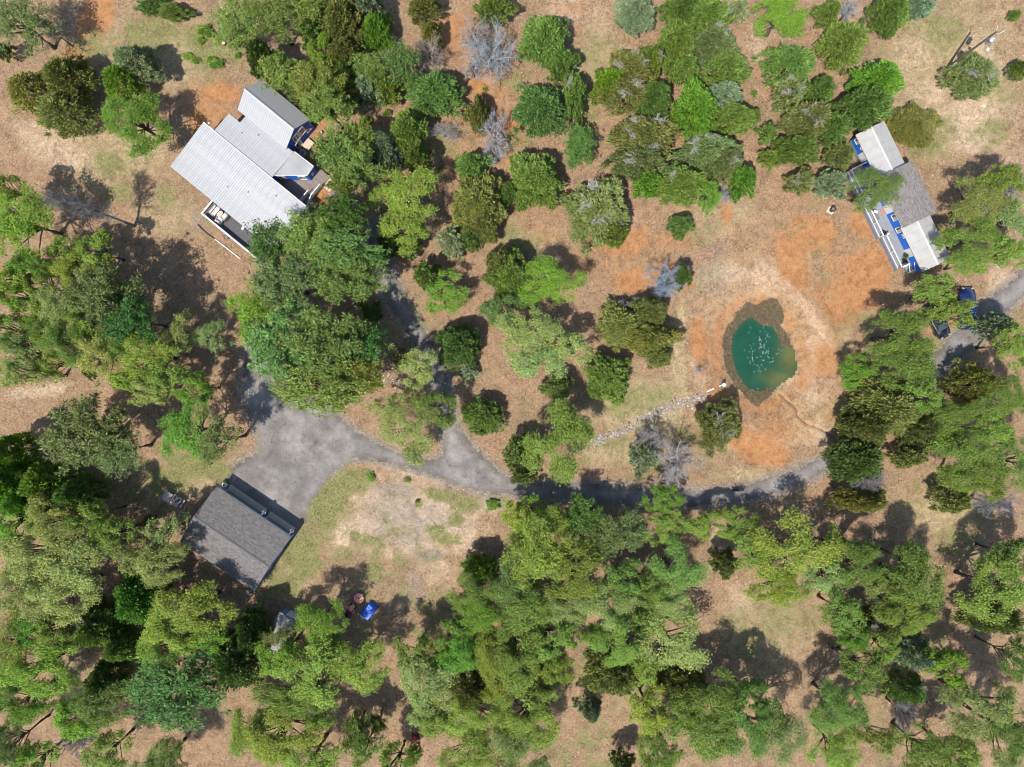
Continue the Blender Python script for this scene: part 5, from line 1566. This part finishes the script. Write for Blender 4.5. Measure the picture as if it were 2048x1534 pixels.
# crown centre (survey units), crown radii, code, tree height in metres
TREES = """
34 40 56 50 pb 9|5 100 16 16 dk 5|62 182 46 40 ol 6.5|135 158 44 44 ol 7|128 226 56 44 ol 7|272 126 44 34 gl 7|244 164 40 33 bg 6.5|268 242 62 58 br 8
12 375 28 26 yg 9|34 440 66 70 br 11|125 505 36 34 yg 8|190 502 40 36 yg 8|300 8 30 18 dk 2.5|345 22 32 18 cg 2.5|475 38 48 50 pi 9|476 76 18 18 pi 5
407 58 15 11 sh 1|418 66 10 8 sh .9|437 78 10 9 sh .8|432 126 14 12 sh .9|380 26 9 8 sh .8|420 118 8 7 sh .7|475 110 7 6 sh .6|375 112 11 8 sh .6|390 120 9 7 sh .6|400 80 9 7 sh .6
544 28 52 38 pi 10|618 10 42 32 pi 9|683 42 46 54 ol 8|734 8 34 30 gl 8|751 60 33 36 bg 5.5|625 60 33 32 cg 7|640 102 28 32 br 6.5|690 112 38 34 ol 7|524 118 31 37 dk 8|558 142 33 33 pi 9
635 165 50 46 pi 11|652 207 42 36 pi 11|690 165 36 42 dk 9|737 135 32 30 pi 8|734 178 33 30 gl 7|772 178 31 30 cg 6|800 125 36 34 pi 8|868 182 56 38 cg 6|862 68 25 24 ol 5|846 14 34 22 ol 6|985 16 38 26 cg 6
730 244 12 12 sh 1.2|775 225 8 7 sh .8|670 300 40 40 pi 11|702 328 46 46 pi 11|686 370 24 24 pi 9|717 282 36 34 pi 9|768 300 34 40 gl 7|815 264 37 42 cg 7|838 320 28 28 dk 7|812 392 60 60 yg 9|805 455 46 40 yg 9|795 490 42 26 dk 6
944 330 34 30 cg 5|957 230 23 42 ol 5|955 405 48 56 ol 6.5|962 450 38 36 ol 6|905 484 30 30 gl 4.5|942 476 23 22 cg 5
685 430 44 40 dp 13|628 476 62 52 pi 13|692 502 62 44 pi 13|540 488 38 44 dp 12|690 552 64 50 pi 13|568 566 60 56 pb 13|516 628 55 60 br 11|742 625 22 24 dk 5
565 690 66 70 pi 13|655 690 76 66 pi 14|735 690 34 42 dp 11|640 772 86 50 pi 13|700 752 58 44 pi 12|890 587 46 38 br 5|855 552 26 30 cg 6|917 690 40 42 dk 6|797 714 18 22 gl 5|836 735 38 36 po 7|868 815 42 38 go 8|778 812 40 32 so 8|818 856 52 46 so 8|830 905 30 24 so 7|966 833 40 33 cg 4.5|937 742 18 18 gl 2.5
1270 22 38 36 gl 5|1090 76 45 50 cg 7|1122 126 30 36 cg 6|1080 217 51 52 dk 7|1150 190 25 45 cg 6|1159 292 29 36 dp 5|1071 360 52 56 cg 7|1018 386 20 26 cg 4|1193 420 62 62 li 6.5|1230 465 28 26 cg 5|1362 450 24 24 cg 3.2
1365 20 36 34 cg 7|1415 40 46 46 cg 8|1355 86 36 50 cg 7|1424 86 46 44 li 7|1452 136 48 36 cg 6.5|1370 136 28 27 cg 6|1220 166 34 34 bg 6|1262 140 46 38 li 6.5|1298 120 32 30 cg 6|1255 190 54 32 li 6.5|1305 196 38 34 cg 6.5|1390 222 44 54 bg 8|1447 190 38 28 gl 6|1467 236 46 28 cg 6|1505 233 16 15 cg 4
1290 272 62 44 li 7|1280 322 52 36 li 7|1417 300 56 40 li 6.5|1295 366 34 28 bg 5.5|1362 366 50 36 cg 6|1447 322 40 30 li 6|1486 360 26 37 bg 5|1417 390 22 30 br 4.5|1447 384 18 18 de 3|1475 18 22 22 gl 4
1565 26 52 48 br 7|1657 25 25 22 cg 5|1700 18 26 22 de 3.5|1688 86 45 46 cg 6.5|1780 22 33 44 cg 6|1840 4 38 28 gl 5|1580 128 50 40 cg 6.5|1578 186 33 33 li 6|1640 182 31 30 cg 6|1755 162 46 38 bg 7|1728 212 50 38 dk 8.5|1620 240 46 40 li 7|1665 256 34 32 cg 7|1596 296 46 30 cg 6|1680 312 26 26 ol 5.5
1535 266 18 20 cg 4|1540 316 20 20 cg 4|1603 362 32 23 li 4.5|1663 366 35 28 gl 5|1752 376 50 40 go 7.5|1950 150 48 40 li 4.5|1830 250 46 40 ol 3.2|2040 138 16 16 cg 4|1965 404 60 46 po 8|2006 358 40 34 gr 9|2030 368 26 44 de 7|1950 478 58 44 gr 8|2030 440 32 46 po 9|2020 502 42 32 gr 9
1945 524 44 26 gr 7|1874 586 46 38 gr 7|1905 626 50 34 gr 8|1806 670 66 50 gr 9|1815 726 60 46 gr 9|1715 746 40 30 br 5|1772 815 76 56 ol 8|1735 852 46 36 ol 8|1715 920 50 46 dk 7|1745 966 34 34 de 6|1725 1000 50 26 ol 6|1990 650 31 26 gl 7|2030 690 36 40 gr 9|1950 770 46 38 ol 9|2003 796 50 50 gr 10
1895 836 50 40 gr 9|1880 866 33 30 dk 8|1935 902 60 46 gr 10|1955 952 60 46 gr 10|2032 922 44 60 gr 10|2000 1010 50 30 de 7|1820 912 35 25 ol 5
1020 552 46 46 cg 7|1095 562 62 46 br 7|1005 530 32 38 ol 6|1010 622 42 40 go 7|1055 666 60 50 po 8|1130 692 46 38 po 8|1075 722 50 36 po 8|1115 778 33 33 ol 5|1120 882 62 74 yg 9|1046 906 33 34 dk 6|1046 950 30 22 ol 5|1217 755 45 46 cg 5.5|1302 626 33 36 ol 6|1245 650 46 42 ol 5.5|1300 676 54 33 ol 6|1315 708 31 26 ol 5
1335 560 40 36 de 5|1365 552 16 26 cg 4.5|1262 616 30 22 de 4|1440 850 42 48 li 5.5|1352 928 62 44 de 6|1306 884 40 32 de 5|1290 915 33 33 gl 5|1328 998 36 30 br 5.5
1062 1020 28 24 br 6|1035 1032 30 28 yg 7|1092 1060 58 44 yg 6.5|1168 1036 38 38 dp 6.5|1206 1068 38 38 pb 7.5|1262 1060 33 34 pb 7|1338 1056 44 36 gr 5.8|1428 1052 48 34 yg 5.8|1490 1058 36 36 gr 5.8|1080 1110 62 60 yg 10|1150 1152 66 50 gr 10|1030 1172 46 46 go 8|1247 1166 40 35 gr 9|1352 1146 48 50 gr 9|1342 1206 48 36 po 9
1055 1222 56 46 gr 10|1212 1212 52 44 po 10|1232 1286 50 46 yg 10|1345 1286 62 58 po 11|1228 1346 56 46 ol 9|1360 1368 50 36 ol 8|1030 1320 60 52 yg 11|1070 1376 42 40 li 8|1180 1415 25 28 gl 6|1055 1440 66 50 yg 10|1035 1512 62 50 po 11|1300 1428 40 40 yg 9|1432 1402 58 46 gr 10|1418 1466 62 50 gr 11|1492 1456 50 60 gr 11|1315 1518 46 42 yg 9|1245 1526 24 18 dk 6|1450 1126 30 26 ol 6|1515 1106 40 40 gr 8
1585 1100 76 60 gr 10|1560 1176 50 36 gr 9|1718 1126 48 40 gr 9|1650 1150 42 36 po 8|1833 1166 58 58 gr 11|1815 1226 50 40 gr 11|1826 1126 36 30 gr 10|1687 1226 38 42 gr 9|1745 1246 38 30 li 8|1710 1276 28 28 br 8|1822 1302 38 36 gl 8|1894 1332 42 36 br 10|1730 1340 42 38 gr 9|1700 1326 25 22 de 6|1810 1376 40 30 cg 7|1820 1436 22 38 de 7|1680 1420 46 48 gr 10|1677 1504 46 44 yg 9|1755 1476 38 32 gr 10|1853 1506 56 48 gr 10|1915 1514 42 40 gr 10|1560 1470 46 58 po 11|1545 1437 25 26 gr 10
1970 1420 62 56 po 12|2022 1476 44 50 gr 12|2040 1322 26 40 gr 11|1998 1180 64 56 gr 11|1987 1236 56 30 ol 8|2036 1116 40 40 go 10
15 1046 42 46 br 11|100 1050 50 44 po 12|65 1110 68 52 po 12|135 1136 66 56 po 12|35 1186 56 56 po 12|115 1190 60 46 po 12|175 1036 40 32 gr 11|220 1072 40 40 gr 10|325 1066 38 44 so 8|310 1126 50 42 po 10|282 1197 50 52 bg 9|385 1222 66 48 yg 10|340 1260 52 42 yg 10|412 1275 36 30 br 9|322 1310 46 38 yg 10|348 1385 92 68 dp 11
200 1250 46 48 cg 9|112 1262 42 36 gr 10|70 1340 78 48 br 11|15 1290 40 50 gr 11|32 1410 56 38 br 11|215 1356 36 36 cg 8|195 1410 58 42 gr 10|150 1440 46 36 br 10|145 1490 46 28 de 7|15 1490 36 36 go 10|62 1532 44 38 br 10|210 1510 42 40 gr 8|322 1530 46 40 gr 8|474 1320 46 56 dk 10|505 1265 30 40 dk 8|500 1470 40 52 yg 8
560 1276 28 30 so 8|638 1246 46 40 br 8|660 1312 44 38 yg 5.5|720 1336 52 46 yg 9|612 1356 66 60 yg 10|560 1320 40 36 br 9|585 1400 66 38 yg 10|560 1470 66 52 yg 11|620 1532 60 44 yg 10|710 1466 26 36 pi 7|754 1448 16 16 pi 5|730 1500 36 30 gr 8|795 1528 40 34 br 7|832 1310 36 36 gr 8|855 1378 54 58 po 10|862 1430 42 40 gr 9|930 1312 46 38 br 9|940 1370 46 46 ol 9|945 1430 52 42 yg 10|945 1504 58 48 gr 10|990 1332 40 54 yg 10
1120 1215 44 40 po 9.5|1150 1268 32 30 gr 9|1095 1280 42 38 gr 10|1110 1338 34 34 yg 9|1290 1335 36 36 yg 10|1300 1182 34 34 gr 9|1290 1245 26 26 gr 9|250 1290 36 34 cg 8|55 1255 40 36 br 10|250 1110 40 36 po 10|60 1000 36 34 bg 10|640 1430 30 30 gr 9|905 1270 34 30 gr 8|885 1340 34 30 br 8|1500 1395 36 34 gr 10|1370 1425 36 34 gr 10|1770 1180 36 34 po 8|1770 1290 34 30 gr 8|1660 1090 34 32 gr 8|90 660 36 36 gr 10|165 640 38 36 yg 11|230 690 36 34 gr 11|75 570 34 30 yg 10|250 760 30 26 yg 10|1850 790 40 36 gr 9|1840 850 36 34 ol 8|1990 860 40 36 gr 10|1905 1000 36 26 ol 6|
958 1140 32 30 bg 6|945 1192 48 38 gr 8|960 1232 48 40 br 8
60 530 42 26 br 11|20 556 32 26 yg 11|25 592 36 26 br 10|60 616 36 36 yg 10|12 662 46 42 gr 11|35 702 50 40 po 11|45 750 50 36 po 11|100 728 33 28 gr 9|145 545 52 40 yg 9|120 612 46 50 po 12|203 590 58 58 pb 14|255 640 50 50 dp 13|130 682 50 46 gr 12|195 706 50 46 po 12|285 712 60 50 yg 11|330 752 50 40 yg 11|300 778 46 30 po 10|390 776 36 28 br 9|355 665 38 34 so 8|415 672 32 38 so 6
378 862 56 58 br 11|435 882 44 44 so 12|170 868 74 64 pb 12|232 902 46 46 pb 11|20 906 36 36 bg 10|20 966 42 50 bg 11|100 966 56 46 bg 10|160 986 36 40 cg 10|100 1016 46 32 po 11
856 98 34 34 de 5|980 105 50 58 de 6|950 60 30 40 de 5|990 265 33 50 de 5|888 262 40 20 de 2.5|945 130 20 26 de 4|2030 30 10 10 cg 2|1508 186 6 7 sh .6|450 966 6 6 sh .8|970 178 5 5 sh .5|882 337 6 6 sh .7
835 1003 5 4 sh .5|815 960 7 5 sh .4|985 1010 14 10 sh .8|742 955 8 9 sh .6|1735 425 6 5 sh .4|180 745 14 12 dk 3|300 1040 14 12 dk 3|1398 740 8 8 de 1.2|80 42 14 14 de 8
"""

LMARK = [('the metal-roofed house', 480, 330), ('the shingled garage', 475, 1080), ('the blue mobile home', 1790, 400), ('the green pond', 1520, 710), ('the utility pole', 1940, 100),
         ('the white stone strip', 1300, 830), ('the parking pad', 590, 890), ('the drive fork', 910, 900), ('the bare clearing', 830, 1050), ('the blue tarp', 736, 1225),
         ('the bend of the right drive', 1930, 690), ('the lower left corner', 60, 1480), ('the lower right corner', 1990, 1480), ('the upper left dirt path', 190, 50), ('the lone woodland mower', 830, 1485),
         ('the left photo edge', 20, 760), ('the top centre dead trees', 960, 120), ('the lower drive straight', 1300, 995), ('the dry lower right glade', 1530, 1230), ('the top right glade', 1600, 200),
         ('the middle of the lower edge', 1250, 1500), ('the middle cedar grove', 1180, 330), ('the picnic tables', 345, 1000)]
ORD = ['nearest', 'second nearest', 'third nearest', 'fourth nearest', 'fifth nearest', 'sixth nearest', 'seventh nearest', 'eighth nearest', 'ninth nearest', 'tenth nearest']
tl = []
for row in TREES.replace('\n', '|').split('|'):
    p = row.split()
    if len(p) == 6: tl.append((float(p[0]), float(p[1]), float(p[2]), float(p[3]), p[4], float(p[5])))


def relation(x, y):
    nm, lx, ly = min(LMARK, key=lambda l: math.hypot(l[1]-x, l[2]-y))
    dx, dy = x-lx, y-ly
    side = ('right of' if dx > 0 else 'left of') if abs(dx) > abs(dy) else ('below' if dy > 0 else 'above')
    return nm, side, math.hypot(dx, dy)


buckets = {}
for i, t in enumerate(tl):
    nm, side, d = relation(t[0], t[1])
    buckets.setdefault((CODE[t[4]][2], side, nm), []).append((d, i))
LAB = {}
for (wd, side, nm), L in buckets.items():
    L.sort()
    for k, (d, i) in enumerate(L):
        LAB[i] = f'{wd} {side} {nm}' if len(L) == 1 else f'{wd}, {ORD[k]} {side} {nm}'
trng = np.random.default_rng(99)
MEAN = {}
for i, (cx, cy, rx, ry, code, h) in enumerate(tl):
    kind, colr, words, name = CODE[code]
    if h > 8.5: h = 8.5+(h-8.5)*.7
    hc = h*(.78 if kind != 'cedar' else .55)
    x, y = G(cx, cy, hc)
    gf = {'oak': 1.13, 'cedar': 1.08, 'pine': 1.12, 'dead': 1.15}[kind]
    if kind == 'oak' and cy > 1080: gf *= 1.08
    k = S*(1-hc/H)*gf; wx, wy_ = rx*k, ry*k; rm = math.sqrt(wx*wy_)
    cs = CLS[kind]; ci = int(np.argmin([abs(math.log(c/rm)) for c in cs]))
    tps = TPL[kind, ci]
    vi = int(trng.integers(0, len(tps)))
    if kind in ('oak', 'cedar') and vi == 3 and trng.uniform() < .4: vi = int(trng.integers(0, 3))
    if kind == 'oak' and (code in ('br', 'yg')) and vi == 3: vi = int(trng.integers(0, 3))
    if code == 'so': vi = 3
    crown, trunk = tps[vi]
    root = empty(name, (x, y, gz(x, y)))
    lab = LAB[i]
    tag(root, lab, 'shrub' if code == 'sh' else 'tree', 'low shrubs' if code == 'sh' else ('bare dead trees' if code == 'de' else 'trees around the property'))
    a = trng.uniform(0, 6.283)
    sx_, sy_ = wx/cs[ci], wy_/cs[ci]
    # crown turned about its own axis first, then stretched along the ground axes
    root.scale = (sx_, sy_, h/THT[kind][ci])
    jit = trng.uniform(.72, 1.12); hue = trng.normal()*.085
    oc = (colr[0]*jit*(1+hue), colr[1]*jit, colr[2]*jit*(1-hue), 1)
    co = link_mesh('crown', crown, root); co.rotation_euler = (0, 0, a); co.color = oc
    to = link_mesh('trunk', trunk, root); to.rotation_euler = (0, 0, a)
    if code == 'li' or (kind == 'cedar' and code == 'cg' and trng.uniform() < .2):
        for q in range(3 if code == 'li' else 1):
            tw = link_mesh('grey_twigs', TW[q % 3], root)
            al = trng.uniform(0, 6.283); rr = trng.uniform(.15, .6)*cs[ci]
            tw.location = (rr*math.cos(al), rr*math.sin(al), THT[kind][ci]*(.92-.5*(rr/cs[ci])**1.7))
            tw.rotation_euler = (0, 0, trng.uniform(0, 6)); f = cs[ci]*.36; tw.scale = (f, f, f*.7); tw.color = (.29, .28, .265, 1)
# the tall leaning dead tree left of the house
ld = empty('dead_tree', (*G(270, 452), 0)); tag(ld, 'tall bare dead tree leaning left behind the rear deck of the house', 'tree', 'bare dead trees')
lp = [(0, 0, -.1), (-.35, .05, 2.2), (-.9, .25, 4.6), (-1.7, .35, 7.0), (-2.5, .6, 9.2), (-3.3, .55, 10.8)]
MB().tube(lp, [.22, .17, .14, .11, .08, .04], 7).build('trunk', mat('grey_dead_bark', (.19, .175, .165), .95, var=.3, scale=5), ld, True)
for q, (i, f, rz) in enumerate(((2, .85, .4), (3, .95, 2.0), (4, .8, 3.6), (5, .6, 5.0))):
    b_ = link_mesh('bare_crown', TPL['dead', 1][q % 3][0], ld, (lp[i][0], lp[i][1], lp[i][2]-1.9*f))
    b_.rotation_euler = (0, 0, rz); b_.scale = (f*.75, f*.75, f); b_.color = (.20, .19, .185, 1)
# plant in the pot on the mobile home deck
pl = link_mesh('foliage', TPL['cedar', 0][0][0], pp); pl.scale = (.28, .28, .2); pl.location = (0, 0, .3); pl.color = (.08, .14, .04, 1)
